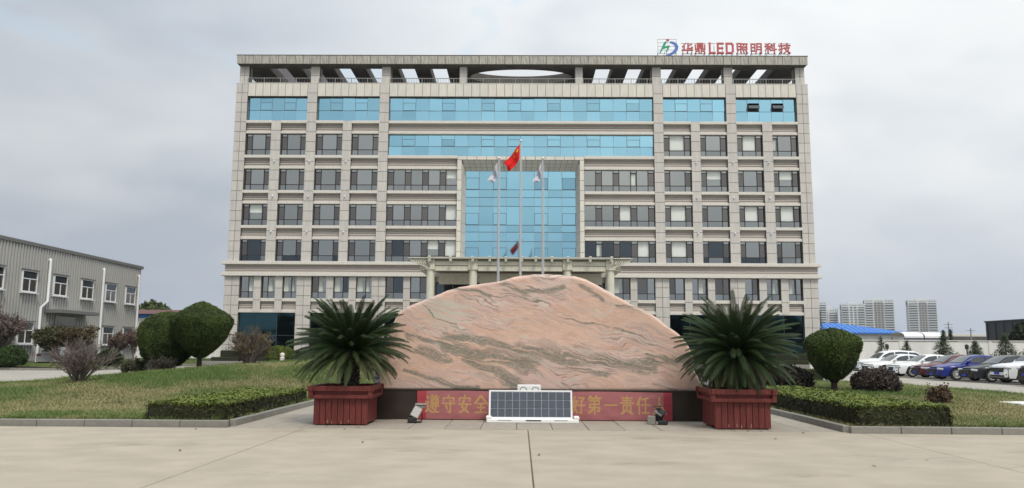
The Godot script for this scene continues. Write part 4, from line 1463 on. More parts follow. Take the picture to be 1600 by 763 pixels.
func marble_picture() -> ImageTexture:
	var w := 1152
	var h := 432
	var a := FastNoiseLite.new()
	a.seed = 19
	a.frequency = 1.0
	a.fractal_octaves = 5
	var b := FastNoiseLite.new()
	b.seed = 77
	b.frequency = 1.0
	b.fractal_octaves = 4
	# the stone's own dark veins, in metres from the lower left of the face
	var veins := [
		[[Vector2(0.83, 1.25), Vector2(1.46, 1.23), Vector2(2.04, 1.32), Vector2(2.61, 1.25), Vector2(3.19, 1.10), Vector2(3.92, 0.95), Vector2(4.23, 0.85), Vector2(4.76, 0.62), Vector2(5.44, 0.36)], 0.075],
		[[Vector2(1.77, 1.17), Vector2(2.35, 0.99), Vector2(3.08, 0.81), Vector2(3.81, 0.64)], 0.170],
		[[Vector2(1.04, 0.96), Vector2(1.83, 0.86)], 0.100],
		[[Vector2(2.30, 0.86), Vector2(2.56, 0.56), Vector2(2.98, 0.44), Vector2(3.40, 0.29), Vector2(3.51, 0.14)], 0.130],
		[[Vector2(3.50, 1.07), Vector2(4.23, 0.95), Vector2(4.86, 0.80), Vector2(5.49, 0.73), Vector2(6.33, 0.61), Vector2(7.22, 0.81)], 0.130],
		[[Vector2(0.83, 0.49), Vector2(1.30, 0.38), Vector2(1.83, 0.21), Vector2(2.45, 0.12)], 0.050],
		[[Vector2(1.93, 2.46), Vector2(2.30, 2.38), Vector2(2.66, 2.27)], 0.055],
		[[Vector2(3.08, 2.58), Vector2(3.61, 2.33), Vector2(4.44, 2.43)], 0.070],
		[[Vector2(4.44, 1.80), Vector2(5.49, 1.59), Vector2(6.27, 1.33)], 0.020],
		[[Vector2(1.15, 2.06), Vector2(1.56, 1.75), Vector2(2.04, 1.57)], 0.018],
		[[Vector2(4.97, 2.48), Vector2(5.49, 2.17)], 0.070],
		[[Vector2(5.80, 2.09), Vector2(6.69, 1.80)], 0.040],
		[[Vector2(6.46, 0.87), Vector2(6.67, 0.81)], 0.030],
		[[Vector2(6.54, 0.21), Vector2(7.27, 0.10)], 0.030],
		[[Vector2(2.77, 2.27), Vector2(3.50, 2.19), Vector2(4.23, 2.01)], 0.018]]
	var data := PackedByteArray()
	data.resize(w * h * 3)
	var at := 0
	for j in h:
		for i in w:
			var p := Vector2(i / float(w) * 7.8, (1.0 - j / float(h)) * 2.9)
			var q := Vector2(p.x * 0.966 - p.y * 0.26, p.x * 0.26 + p.y * 0.966)
			var wx := a.get_noise_2d(q.x * 0.5, q.y * 0.9)
			var wy := a.get_noise_2d(q.x * 0.6 + 40.0, q.y * 1.1)
			q += Vector2(wx, wy) * Vector2(0.55, 0.20)
			var streak := b.get_noise_2d(q.x * 0.55, q.y * 7.5)
			var thin := b.get_noise_2d(q.x * 1.0 + 9.0, q.y * 19.0)
			var big := a.get_noise_2d(q.x * 0.42 + 5.0, q.y * 0.8)
			var col := Vector3(0.625, 0.435, 0.345).lerp(Vector3(0.59, 0.42, 0.365), clampf(0.5 + big * 1.6, 0, 1))
			col = col.lerp(Vector3(0.60, 0.53, 0.455), smooth(0.05, 0.5, streak * 0.8 + big * 0.6) * 0.7)
			col = col.lerp(Vector3(0.60, 0.36, 0.24), smooth(0.1, 0.45, -streak + 0.5 * wx) * 0.4)
			var grain := b.get_noise_2d(q.x * 2.2 + 30.0, q.y * 34.0)
			var dusk := a.get_noise_2d(q.x * 1.1 + 70.0, q.y * 3.2)
			col *= 1.0 + 0.22 * grain + 0.16 * dusk
			col = col.lerp(Vector3(0.40, 0.30, 0.26), smooth(0.12, 0.5, dusk + 0.5 * streak) * 0.55)
			col = col.lerp(Vector3(0.27, 0.175, 0.14), smooth(0.16, 0.42, thin + 0.2 * streak) * clampf(0.35 + 1.4 * big, 0.05, 0.75))
			var fleck := b.get_noise_2d(p.x * 9.0, p.y * 16.0)
			col *= 1.0 + 0.05 * fleck
			col = col.lerp(Vector3(0.52, 0.50, 0.42), (1.0 - smooth(0.15, 0.75, ((p - Vector2(1.75, 1.87)) * Vector2(0.8, 1.3)).length())) * clampf(0.55 + 1.2 * streak, 0.0, 0.8))
			var near := 0.0
			for v in veins:
				var d := near_line(p + Vector2(wx * 0.25, wy * 0.16), v[0])
				near = maxf(near, 1.0 - smooth(v[1] * 0.45, v[1] * 1.75, d))
			var vein := near * smooth(-0.3, 0.3, streak * 1.1 + thin * 1.1 + near * 0.75 - 0.22)
			col = col.lerp(Vector3(0.20, 0.19, 0.15), vein * clampf(0.78 + 0.5 * fleck + 0.3 * thin, 0.3, 0.95))
			# a pale scraped arc left of a removed emblem, on the upper right
			var arc := p - Vector2(5.36, 2.12)
			if arc.y < 0.30 and (arc.x > 0.0 or arc.y < -0.22):
				col = col.lerp(Vector3(0.60, 0.48, 0.42), (1.0 - smooth(0.0, 0.075, absf(arc.length() - 0.32 - 0.05 * wx))) * clampf(0.7 + thin, 0.2, 0.8))
			var o := Color(col.x, col.y, col.z).linear_to_srgb()
			data[at] = clampi(int(o.r * 255), 0, 255)
			data[at + 1] = clampi(int(o.g * 255), 0, 255)
			data[at + 2] = clampi(int(o.b * 255), 0, 255)
			at += 3
	return ImageTexture.create_from_image(Image.create_from_data(w, h, false, Image.FORMAT_RGB8, data))


func planter(at: Vector3, label: String, label_plant: String, skirt: bool) -> void:
	var o := thing("planter", label, "planter", at, 0.0, "red wooden planters flanking the plinth")
	var w := 1.14
	var body := 0.56
	var inner := Shape.new()
	inner.span(-w / 2 + 0.04, w / 2 - 0.04, 0.03, body + 0.12, -w / 2 + 0.04, w / 2 - 0.04)
	part("liner", inner.made(), mats.red_wood_dark, o)
	var n := 9
	for side in 4:
		var b := Basis(Vector3.UP, side * PI / 2)
		for k in n:
			var bw := w / n
			var short := rng.randf_range(0.0, 0.05) if side % 2 == 1 else rng.randf_range(0.0, 0.012)
			part("board", box_mesh(Vector3(bw - 0.008, body - 0.02, 0.04), 0.006), mats.red_wood if rng.randf() < 0.6 else mats.red_wood_dark, o, b * Vector3(-w / 2 + (k + 0.5) * bw, body / 2 + 0.005 + short, w / 2 - 0.02 + around(0.003)), b * Basis(Vector3.BACK, around(0.006)))
		part("rim_rail", box_mesh(Vector3(w + 0.20, 0.075, 0.09), 0.008), mats.red_wood, o, b * Vector3(0, body + 0.035 + 0.002 * side, w / 2 + 0.045), b)
		part("rim_back", box_mesh(Vector3(w + 0.06, 0.10, 0.05), 0.006), mats.red_wood_dark, o, b * Vector3(0, body + 0.11, w / 2 + 0.005), b)
		part("rim_rail", box_mesh(Vector3(w + 0.26, 0.11, 0.08), 0.008), mats.red_wood, o, b * Vector3(0, body + 0.205 + 0.002 * side, w / 2 + 0.05), b)
		part("corner_post", box_mesh(Vector3(0.09, 0.24, 0.09), 0.008), mats.red_wood, o, b * Vector3(w / 2 + 0.055, body + 0.13, w / 2 + 0.055), b)
		part("foot", box_mesh(Vector3(0.1, 0.05, 0.1)), mats.red_wood_dark, o, b * Vector3(w / 2 - 0.1, 0.012, w / 2 - 0.1), b)
	for k in 4:   # bare wood where the paint has flaked off
		part("paint_chip", box_mesh(Vector3(0.012, rng.randf_range(0.04, 0.10), 0.002)), mats.dry_wood, o, Vector3(-0.30 + k * 0.15 + around(0.05), 0.07 + around(0.02), w / 2 + 0.0045))
	part("soil", box_mesh(Vector3(w - 0.06, 0.04, w - 0.06)), mats.joint, o, Vector3(0, body + 0.17, 0))
	cycad(at + Vector3(0.06, body + 0.19, 0), label_plant, skirt)


func frond(key: String, length: float, bend: float, seed_: int) -> ArrayMesh:
	if meshes.has(key):
		return meshes[key]
	var r := RandomNumberGenerator.new()
	r.seed = seed_
	var s := Shape.new()
	var pts := []
	var p := Vector3.ZERO
	var n := 16
	var yaw := r.randf_range(-0.12, 0.12)
	for k in n + 1:
		pts.append(p)
		var t := float(k) / n
		var a := -bend * pow(t, 1.4)
		p += Vector3(sin(yaw * t), sin(a), -cos(a) * cos(yaw * t)) * length / n
	var radii := []
	for k in n + 1:
		radii.append(lerpf(0.013, 0.003, float(k) / n))
	s.tube(pts, radii, 4, false)
	var pairs := 78
	for k in pairs:
		var t := 0.10 + 0.90 * (k + 0.5) / pairs
		var f := t * n
		var i := mini(int(f), n - 1)
		var at: Vector3 = pts[i].lerp(pts[i + 1], f - i)
		var along: Vector3 = (pts[i + 1] - pts[i]).normalized()
		var up := along.cross(Vector3.LEFT).normalized() * -1.0
		var reach := 0.155 * pow(sin(PI * clampf(0.12 + t * 0.84, 0, 1)), 0.6) * (length / 1.3)
		for side in [-1.0, 1.0]:
			var out: Vector3 = (Vector3(side, 0, 0) * 0.80 + along * (0.45 + 0.45 * t) + up * 0.48).normalized()
			out = (out + Vector3(r.randf_range(-0.07, 0.07), r.randf_range(-0.10, 0.05), 0)).normalized()
			var tip: Vector3 = at + out * reach * r.randf_range(0.88, 1.06) + Vector3(0, -reach * 0.08, 0)
			var mid: Vector3 = at + out * reach * 0.5 + up * reach * 0.06
			var wd: Vector3 = along * 0.0066
			s.tri(at - wd * 0.6, mid - wd, mid + wd)
			s.tri(at - wd * 0.6, mid + wd, at + wd * 0.6)
			s.tri(mid - wd, tip, mid + wd)
	meshes[key] = s.made()
	return meshes[key]


func cycad(at: Vector3, label: String, skirt: bool) -> void:
	var o := thing("cycad", label, "palm", at, 0.0, "sago cycads in the red planters")
	var tr := Shape.new()
	var prof := []
	for k in 9:
		prof.append(Vector2(0.165 + 0.03 * sin(k * 2.3) - 0.012 * k * 0.5, k * 0.103))
	prof.append(Vector2(0.0, 0.91))
	tr.lathe(prof, 14)
	for k in 110:   # old leaf bases round the trunk
		var a := k * 2.39996
		var y := 0.02 + 0.80 * k / 110.0
		var d := Vector3(cos(a), 0, sin(a))
		tr.box(d * 0.185 + Vector3(0, y, 0), Vector3(0.07, 0.035, 0.06), Basis(Vector3.UP, -a) * Basis(Vector3.BACK, 0.7))
	part("trunk", tr.made(), mats.cycad_bark, o)
	var total := 205 if skirt else 180
	for k in total:
		var t := (k + 0.5) / total                     # 0 the youngest in the middle, 1 the oldest
		var a := k * 2.39996 + around(0.15)
		var low := -0.78 if skirt else -0.12
		var lift := lerpf(1.34, low, pow(t, 1.05)) + around(0.14)
		var bend: float = [0.70, 0.85, 0.95, 1.05, 1.15][clampi(int(t * 5.0), 0, 4)]
		var v := k % 3
		var length: float = 1.34 if t < 0.7 else (1.02 if skirt else 1.2)
		var m := frond("frond%.2f_%.2f_%d" % [length, bend, v], length, bend, 100 + v + int(bend * 50))
		var kind := "frond_young" if t < 0.3 else ("frond" if t < 0.72 else "frond_old")
		if t > 0.78 and rng.randf() < (0.6 if skirt else 0.12):
			kind = "frond_dry"
		var b := Basis(Vector3.UP, a) * Basis(Vector3.RIGHT, lift) * Basis(Vector3.BACK, around(0.25))
		part("frond", m, mats[kind], o, Vector3(-sin(a) * 0.09, 0.88 - 0.16 * t, -cos(a) * 0.09), b.scaled_local(Vector3.ONE * rng.randf_range(0.84, 1.06)))


func build_planters() -> void:
	planter(Vector3(-3.78, 0, -17.52), "dark red slatted wooden planter left of the banner", "big dark green cycad in the planter left of the boulder", false)
	planter(Vector3(4.60, 0, -17.18), "dark red slatted wooden planter right of the banner", "big dark green cycad with drooping skirt in the right planter", true)


func build_small_things() -> void:
	# solar panel leaning on the plinth in its white foam tray
	var lean := Basis(Vector3.RIGHT, -0.22)
	var p := thing("solar_panel", "dark blue solar panel in a white frame leaning before the banner", "solar panel", Vector3(0.245, 0.085, -17.88))
	var w := 1.86
	var h := 0.625
	part("back_sheet", box_mesh(Vector3(w - 0.05, h - 0.05, 0.014)), mats.white_paint, p, lean * Vector3(0, h / 2, 0.0), lean)
	for y in [0.0125, h - 0.0125]:
		part("frame_bar", box_mesh(Vector3(w, 0.032, 0.04), 0.004), mats.white_paint, p, lean * Vector3(0, y, 0), lean)
	for s in [-1.0, 1.0]:
		part("frame_bar", box_mesh(Vector3(0.031, h - 0.034, 0.039), 0.004), mats.white_paint, p, lean * Vector3(s * (w / 2 - 0.0155), h / 2, 0), lean)
	for i in 11:
		for j in 3:
			var cw := (w - 0.075) / 11.0
			var chh := (h - 0.07) / 3.0
			part("solar_cell", box_mesh(Vector3(cw - 0.006, chh - 0.006, 0.004)), mats["solar%d" % rng.randi_range(0, 2)], p, lean * Vector3(-w / 2 + 0.0375 + (i + 0.5) * cw, 0.035 + (j + 0.5) * chh, 0.0095), lean)
	part("glass", flat_pane(w - 0.08, h - 0.05), mats.panel_glass, p, lean * Vector3(0, h / 2, 0.0135), lean)
	var t := thing("foam_tray", "white foam packing strip under the solar panel", "packing", Vector3(0.29, 0, -17.84))
	part("foam_body", box_mesh(Vector3(2.04, 0.085, 0.17), 0.015), mats.foam, t, Vector3(0, 0.0425, 0))
	for s in [-1.0, 1.0]:
		part("foam_end", box_mesh(Vector3(0.12, 0.07, 0.2), 0.015), mats.foam, t, Vector3(s * 0.97, 0.115, -0.02))
	part("slot", box_mesh(Vector3(0.34, 0.026, 0.01)), mats.black_plastic, t, Vector3(0.02, 0.058, 0.086))
	for x in [-0.62, 0.62]:
		part("slot", box_mesh(Vector3(0.30, 0.014, 0.008)), mats.grey_metal, t, Vector3(x, 0.062, 0.085))
	# white lamp housing behind the panel, with two round lenses
	var b := thing("lamp_housing", "white box with two round lenses standing behind the solar panel", "lamp", Vector3(0.215, 0, -18.26))
	part("shell", box_mesh(Vector3(0.535, 0.815, 0.12), 0.012), mats.white_paint, b, Vector3(0, 0.4075, 0))
	for x in [-0.13, 0.14]:
		var ring := Shape.new()
		ring.lathe([Vector2(0.075, 0), Vector2(0.085, 0.008), Vector2(0.075, 0.014), Vector2(0.066, 0.008)], 24, Transform3D(Basis(Vector3.RIGHT, PI / 2), Vector3(x, 0.69, 0.058)))
		var q := part("lens_ring", ring.made(), mats.grey_metal, b)
		var dsc := Shape.new()
		dsc.lathe([Vector2(0.066, 0.0), Vector2(0.0, 0.004)], 24, Transform3D(Basis(Vector3.RIGHT, PI / 2), Vector3(x, 0.69, 0.063)))
		part("lens", dsc.made(), mats.foam, q)
	# floodlights on the paving
	var f := thing("floodlight", "silver box floodlight leaning on the paving left of the banner", "floodlight", Vector3(-2.27, 0, -17.62), 0.1)
	var tilt := Basis(Vector3.BACK, -0.5) * Basis(Vector3.RIGHT, -0.35)
	part("lamp_body", box_mesh(Vector3(0.19, 0.25, 0.13), 0.012), mats.lamp_silver, f, Vector3(0.0, 0.225, 0.0), tilt)
	part("lamp_glass", box_mesh(Vector3(0.20, 0.11, 0.17), 0.012), mats.black_plastic, f, Vector3(-0.075, 0.075, 0.03))
	part("visor", box_mesh(Vector3(0.24, 0.012, 0.15), 0.003), mats.lamp_silver, f, Vector3(0.10, 0.405, -0.05), Basis(Vector3.RIGHT, 0.12))
	part("gear_box", box_mesh(Vector3(0.20, 0.07, 0.12), 0.01), mats.grey_metal, f, Vector3(0.10, 0.355, -0.06), Basis(Vector3.RIGHT, 0.12))
	var yoke := Shape.new()
	yoke.tube([Vector3(0.13, 0.21, 0.0), Vector3(0.14, 0.1, -0.04), Vector3(0.12, 0.02, -0.08), Vector3(-0.12, 0.02, -0.08), Vector3(-0.14, 0.1, -0.04), Vector3(-0.13, 0.21, 0.0)], [0.016, 0.016, 0.016, 0.016, 0.016, 0.016], 6)
	part("yoke", yoke.made(), mats.black_plastic, f)
	part("foot_plate", box_mesh(Vector3(0.22, 0.03, 0.2), 0.005), mats.black_plastic, f, Vector3(0, 0.015, -0.05))
	var g := thing("floodlight", "black and silver floodlight beside a grey block right of the banner", "floodlight", Vector3(3.0, 0, -17.62), -0.3)
	part("ballast_block", box_mesh(Vector3(0.17, 0.19, 0.17), 0.012), mats.kerb1, g, Vector3(-0.11, 0.095, 0.04))
	var tl := Basis(Vector3.BACK, -0.55) * Basis(Vector3.RIGHT, 0.5)
	part("lamp_body", box_mesh(Vector3(0.17, 0.26, 0.16), 0.02), mats.black_plastic, g, Vector3(0.06, 0.2, -0.03), tl)
	part("reflector", box_mesh(Vector3(0.19, 0.05, 0.17), 0.012), mats.grey_metal, g, Vector3(0.05, 0.27, 0.01), tl)
	part("visor", box_mesh(Vector3(0.20, 0.016, 0.18), 0.004), mats.black_plastic, g, Vector3(0.01, 0.39, -0.02), Basis(Vector3.BACK, 0.12))
	part("foot_plate", box_mesh(Vector3(0.2, 0.1, 0.18), 0.02), mats.black_plastic, g, Vector3(0.13, 0.05, 0.0))
	for n in 2:
		var lab: String = ["small grey spotlight at the boulder's right end above the plinth", "small dark spotlight at the boulder's left end by the cycad"][n]
		var q := thing("spotlight", lab, "spotlight", Vector3([4.33, -3.32][n], 0.695, [-18.75, -18.6][n]))
		part("bracket", box_mesh(Vector3(0.08, 0.10, 0.1), 0.01), mats.black_plastic, q, Vector3(0, 0.05, 0))
		var s := Shape.new()
		s.lathe([Vector2(0.0, -0.06), Vector2(0.07, -0.06), Vector2(0.085, 0.06), Vector2(0.09, 0.07), Vector2(0.075, 0.06), Vector2(0.0, 0.04)], 14, Transform3D(Basis(Vector3.RIGHT, 0.9), Vector3(0, 0.16, 0.0)))
		part("lamp_can", s.made(), mats.lamp_silver, q)
		part("cooling_fins", box_mesh(Vector3(0.15, 0.07, 0.1), 0.01), mats.grey_metal, q, Vector3(0, 0.245, -0.03))
	# stone post, cover slab and litter
	var post := thing("stone_post", "small carved stone post with a round head by the path", "stone post", Vector3(-20.9, 0.0, -70.0))
	var ps := Shape.new()
	ps.lathe([Vector2(0.24, 0.0), Vector2(0.24, 0.35), Vector2(0.2, 0.4), Vector2(0.2, 0.75), Vector2(0.25, 0.8), Vector2(0.1, 0.86), Vector2(0.22, 1.0), Vector2(0.2, 1.15), Vector2(0.0, 1.25)], 12)
	part("post", ps.made(), mats.band, post)
	var cover := thing("concrete_cover", "pale flat concrete cover slab lying on the right lawn", "slab", Vector3(13.9, lawn_height(13.7, -22.0) + 0.03, -22.0), 0.2)
	part("slab", box_mesh(Vector3(1.35, 0.10, 0.75), 0.02), mats.white_wall, cover)
	var leaf_m := Shape.new()
	leaf_m.quad(Vector3(-0.035, 0.004, 0.012), Vector3(0.0, 0.016, 0.022), Vector3(0.0, 0.006, -0.018), Vector3(-0.03, 0.012, -0.012))
	leaf_m.quad(Vector3(0.0, 0.016, 0.022), Vector3(0.045, 0.022, 0.004), Vector3(0.03, 0.02, -0.014), Vector3(0.0, 0.006, -0.018))
	var lm := leaf_m.made()
	var spots := ["a little before the left planter's right half", "near the left kerb and hedge", "in front of the right planter", "nearest the camera on the right", "farthest right of all the leaves", "farthest left and near the camera", "just right of the left planter's foot", "just right of the right planter's foot", "beside the dark centre joint", "under the left planter's front boards", "at the left planter's right front corner", "under the right planter, left of two", "under the right planter, right of two"]
	var k := 0
	for q in [[-2.7, -13.9], [-6.4, -15.9], [4.7, -14.9], [5.0, -11.5], [6.1, -12.2], [-5.3, -12.6], [-3.5, -16.1], [5.6, -16.0], [0.3, -12.4], [-4.0, -16.7], [-3.3, -16.5], [4.6, -16.3], [4.85, -16.25]]:
		var l := thing("fallen_leaf", "dry brown leaf lying on the concrete " + spots[k], "leaf", Vector3(q[0], 0.002, q[1]), rng.randf() * 6.0, "dry leaves on the concrete")
		k += 1
		part("blade", lm, mats.dry_leaf, l)


func flat_pane(w: float, h: float) -> ArrayMesh:
	var s := Shape.new()
	s.quad(Vector3(-w / 2, -h / 2, 0), Vector3(w / 2, -h / 2, 0), Vector3(w / 2, h / 2, 0), Vector3(-w / 2, h / 2, 0))
	return s.made()


func star(im: Image, c: Vector2, r: float, turn: float, col: Color) -> void:
	var poly := PackedVector2Array()
	for k in 10:
		var a := turn + TAU * k / 10.0 - PI / 2
		poly.append(c + Vector2(cos(a), sin(a)) * (r if k % 2 == 0 else r * 0.38))
	for y in range(int(c.y - r), int(c.y + r) + 1):
		for x in range(int(c.x - r), int(c.x + r) + 1):
			if Geometry2D.is_point_in_polygon(Vector2(x + 0.5, y + 0.5), poly):
				im.set_pixel(x, y, col)


func flag_cloth(tall: float, fly_top: Vector2, fly_low: Vector2, folds: float) -> ArrayMesh:   # hoist at x = 0, its top at the origin
	var s := Shape.new()
	var rows := []
	for j in 19:
		var v := j / 18.0
		var row := PackedVector3Array()
		for i in 29:
			var u := i / 28.0
			var a := Vector2(0, 0).lerp(fly_top, u)
			var b := Vector2(0, -tall).lerp(fly_low, u)
			var p := a.lerp(b, v)
			p.y -= 0.10 * sin(PI * u) * (0.4 + v)
			var z := folds * sin(u * 7.5 + v * 2.2) * smooth(0.0, 0.3, u) + 0.5 * folds * sin(v * 8.0 - u * 3.0) * u
			row.append(Vector3(p.x + 0.25 * folds * sin(v * 9.0 + u * 4.0) * u, p.y, z))
		rows.append(row)
	s.grid(rows, true)
	return s.made()


func build_flagpoles() -> void:
	var im := Image.create(192, 128, false, Image.FORMAT_RGB8)
	im.fill(lin(0.62, 0.022, 0.02))
	var yel := lin(0.75, 0.55, 0.02)
	star(im, Vector2(32, 32), 20, 0.0, yel)
	for q in [[64, 13, 0.4], [77, 26, 0.8], [77, 45, 0.0], [64, 58, 0.5]]:
		star(im, Vector2(q[0], q[1]), 7, q[2], yel)
	cloth_material("flag_red", im)
	var wi := Image.create(192, 128, false, Image.FORMAT_RGB8)
	wi.fill(lin(0.52, 0.51, 0.57))
	for k in 220:   # a grey ring with a slanted stroke
		var a := TAU * k / 220.0
		if a < 5.2:
			wi.fill_rect(Rect2i(int(86 + 30 * cos(a)) - 3, int(60 + 30 * sin(a)) - 3, 6, 6), lin(0.16, 0.17, 0.26))
	for k in 50:
		wi.fill_rect(Rect2i(70 + k / 2, 84 - k, 5, 5), lin(0.12, 0.22, 0.24))
	cloth_material("flag_white", wi)
	var spots := [[-1.58, 15.4, "left flagpole of the three before the office, with a white flag"], [0.0, 16.7, "tall middle flagpole carrying the red flag before the office"], [1.6, 15.4, "right flagpole of the three before the office, with a white flag"]]
	for q in spots:
		var o := thing("flagpole", q[2], "flagpole", Vector3(q[0], 0, -56), 0.0, "flagpoles behind the boulder")
		var s := Shape.new()
		var t: float = q[1]
		s.tube([Vector3(0, 0, 0), Vector3(0, t * 0.5, 0), Vector3(0, t - 0.1, 0)], [0.105, 0.085, 0.05], 12)
		part("pole", s.made(), mats.steel, o)
		var ball := Shape.new()
		ball.lathe([Vector2(0, -0.1), Vector2(0.09, -0.05), Vector2(0.1, 0.02), Vector2(0.07, 0.09), Vector2(0, 0.12)], 12, Transform3D(Basis.IDENTITY, Vector3(0, t - 0.03, 0)))
		part("finial", ball.made(), mats.steel, o)
		part("base_plate", box_mesh(Vector3(0.5, 0.12, 0.5), 0.02), mats.kerb1, o, Vector3(0, 0.06, 0))
		var rope := Shape.new()
		rope.tube([Vector3(0.12, 1.2, 0.03), Vector3(0.1, t - 0.4, 0.03)], [0.006, 0.006], 4)
		part("halyard", rope.made(), mats.white_paint, o)
	var r := thing("flag", "red flag with five yellow stars on the middle flagpole", "flag", Vector3(-0.08, 16.45, -55.97))
	part("cloth", flag_cloth(1.1, Vector2(-1.12, -1.40), Vector2(-0.78, -2.05), 0.13), mats.flag_red, r)
	var a := thing("flag", "white flag hanging from the left flagpole", "flag", Vector3(-1.68, 15.1, -55.97), 0.0, "white flags on the outer flagpoles")
	part("cloth", flag_cloth(0.95, Vector2(-0.72, -1.35), Vector2(-0.30, -1.55), 0.14), mats.flag_white, a)
	var b := thing("flag", "white flag hanging from the right flagpole", "flag", Vector3(1.5, 15.1, -55.97), 0.0, "white flags on the outer flagpoles")
	part("cloth", flag_cloth(0.98, Vector2(-0.66, -1.48), Vector2(-0.22, -1.50), 0.15), mats.flag_white, b)


func cloth_material(key: String, im: Image) -> void:
	var m := plain(key, Color.WHITE, 0.8, 0.0, 0.2)
	m.albedo_texture = ImageTexture.create_from_image(im)
	m.cull_mode = BaseMaterial3D.CULL_DISABLED
	m.backlight_enabled = true
	m.backlight = Color(0.35, 0.35, 0.35)


# ---------------------------------------------------------------- leaves, hedges, lawns
# a handful of folded leaves round a point; +y is away from the plant
func leaf_clump(key: String, count: int, size: float, spread: float, seed_: int, slim := 0.5) -> ArrayMesh:
	if meshes.has(key):
		return meshes[key]
	var r := RandomNumberGenerator.new()
	r.seed = seed_
	var s := Shape.new()
	for k in count:
		var at := Vector3(r.randf_range(-spread, spread), r.randf_range(-spread, spread) * 0.6, r.randf_range(-spread, spread))
		var d := Vector3(r.randf_range(-1, 1), r.randf_range(-0.35, 0.75), r.randf_range(-1, 1)).normalized()
		var w := d.cross(Vector3(r.randf_range(-0.6, 0.6), 1.0, r.randf_range(-0.6, 0.6))).normalized() * size * slim
		var m := at + d * size * 0.5
		s.tri(at, m + w, m - w)
		s.tri(m - w, m + w, at + d * size)
	meshes[key] = s.made()
	return meshes[key]


func facing(n: Vector3, turn: float, size: float) -> Basis:
	var y := n.normalized()
	var x := y.cross(Vector3(0.31, 0.2, 0.93)).normalized()
	var b := Basis(x, y, x.cross(y))
	return (b * Basis(Vector3.UP, turn)).scaled_local(Vector3.ONE * size)


# leaf clumps spread over the triangles of a core mesh
func cover(core: ArrayMesh, count: int, push: float, size: Vector2, low: Color, high: Color, wobble: float) -> Array:
	var v: PackedVector3Array = core.surface_get_arrays(0)[Mesh.ARRAY_VERTEX]
	var areas := PackedFloat32Array()
	var total := 0.0
	for k in range(0, v.size(), 3):
		total += (v[k + 1] - v[k]).cross(v[k + 2] - v[k]).length()
		areas.append(total)
	var f := FastNoiseLite.new()
	f.seed = rng.randi()
	f.frequency = 1.1
	var places := []
	var tints := []
	for q in count:
		var t := areas.bsearch(rng.randf() * total) * 3
		t = mini(t, v.size() - 3)
		var a := rng.randf()
		var b := rng.randf()
		if a + b > 1.0:
			a = 1.0 - a
			b = 1.0 - b
		var p := v[t] + (v[t + 1] - v[t]) * a + (v[t + 2] - v[t]) * b
		if f.get_noise_3dv(p * 2.6) < -0.22 and rng.randf() < 0.65:
			continue
		var n := (v[t + 2] - v[t]).cross(v[t + 1] - v[t]).normalized()
		n = (n + Vector3(around(1), around(1), around(1)) * wobble).normalized()
		places.append(Transform3D(facing(n, rng.randf() * TAU, rng.randf_range(size.x, size.y)), p + n * (push + around(0.02) + (rng.randf() * wobble * 0.12 if rng.randf() < 0.12 else 0.0))))
		var m := clampf(0.5 + 0.8 * f.get_noise_3dv(p) + around(0.35), 0, 1)
		tints.append(low.lerp(high, m))
	return [places, tints]


func hedge(label: String, boxes: Array, density: float, low: Color, high: Color, group := "") -> void:   # boxes: [x0, x1, y0, y1, z0, z1]
	var o := thing("hedge", label, "hedge", Vector3.ZERO, 0.0, group)
	for b in boxes:
		var core := Shape.new()
		core.bevel_box(Vector3((b[0] + b[1]) / 2, (b[2] + b[3]) / 2, (b[4] + b[5]) / 2), Vector3(b[1] - b[0], b[3] - b[2], b[5] - b[4]), 0.05)
		part("hedge_core", core.made(), mats.hedge_core, o)
		# young top leaves tinted lighter, older sides darker, painting in light from above
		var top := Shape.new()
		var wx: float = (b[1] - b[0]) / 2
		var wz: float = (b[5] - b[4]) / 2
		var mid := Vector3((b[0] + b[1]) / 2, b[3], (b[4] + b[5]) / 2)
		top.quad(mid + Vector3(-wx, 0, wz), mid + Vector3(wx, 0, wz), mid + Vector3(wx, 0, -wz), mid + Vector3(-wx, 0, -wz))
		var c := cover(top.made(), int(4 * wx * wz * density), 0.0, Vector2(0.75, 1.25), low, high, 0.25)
		scatter("lit_top_leaves", leaf_clump("hedge_clump", 12, 0.034, 0.042, 8), mats.leaf, c[0], c[1], o)
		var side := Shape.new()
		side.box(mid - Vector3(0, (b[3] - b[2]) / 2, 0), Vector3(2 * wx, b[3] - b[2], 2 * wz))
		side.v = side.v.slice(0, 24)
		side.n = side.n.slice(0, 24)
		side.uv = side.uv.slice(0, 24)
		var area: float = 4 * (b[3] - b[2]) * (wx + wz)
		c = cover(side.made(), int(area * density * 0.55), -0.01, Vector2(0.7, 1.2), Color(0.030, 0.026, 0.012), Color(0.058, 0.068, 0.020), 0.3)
		scatter("shaded_side_leaves", leaf_clump("hedge_clump", 12, 0.034, 0.042, 8), mats.leaf, c[0], c[1], o)


func ball(c: Vector3, r: Vector3, bumps: float, seed_: int, squash_low := 1.0) -> ArrayMesh:
	var f := FastNoiseLite.new()
	f.seed = seed_
	f.frequency = 1.6
	var s := Shape.new()
	var rows := []
	for i in 13:
		var th := PI * (1.0 - i / 12.0)
		var row := PackedVector3Array()
		for k in 25:
			var a := -TAU * (k % 24) / 24.0
			var d := Vector3(sin(th) * cos(a), cos(th), sin(th) * sin(a))
			var k2 := 1.0 + bumps * f.get_noise_3dv(d)
			var p := d * r * k2
			if p.y < 0:
				p.y *= squash_low
			row.append(c + p)
		rows.append(row)
	s.grid(rows, false, true)
	return s.made()


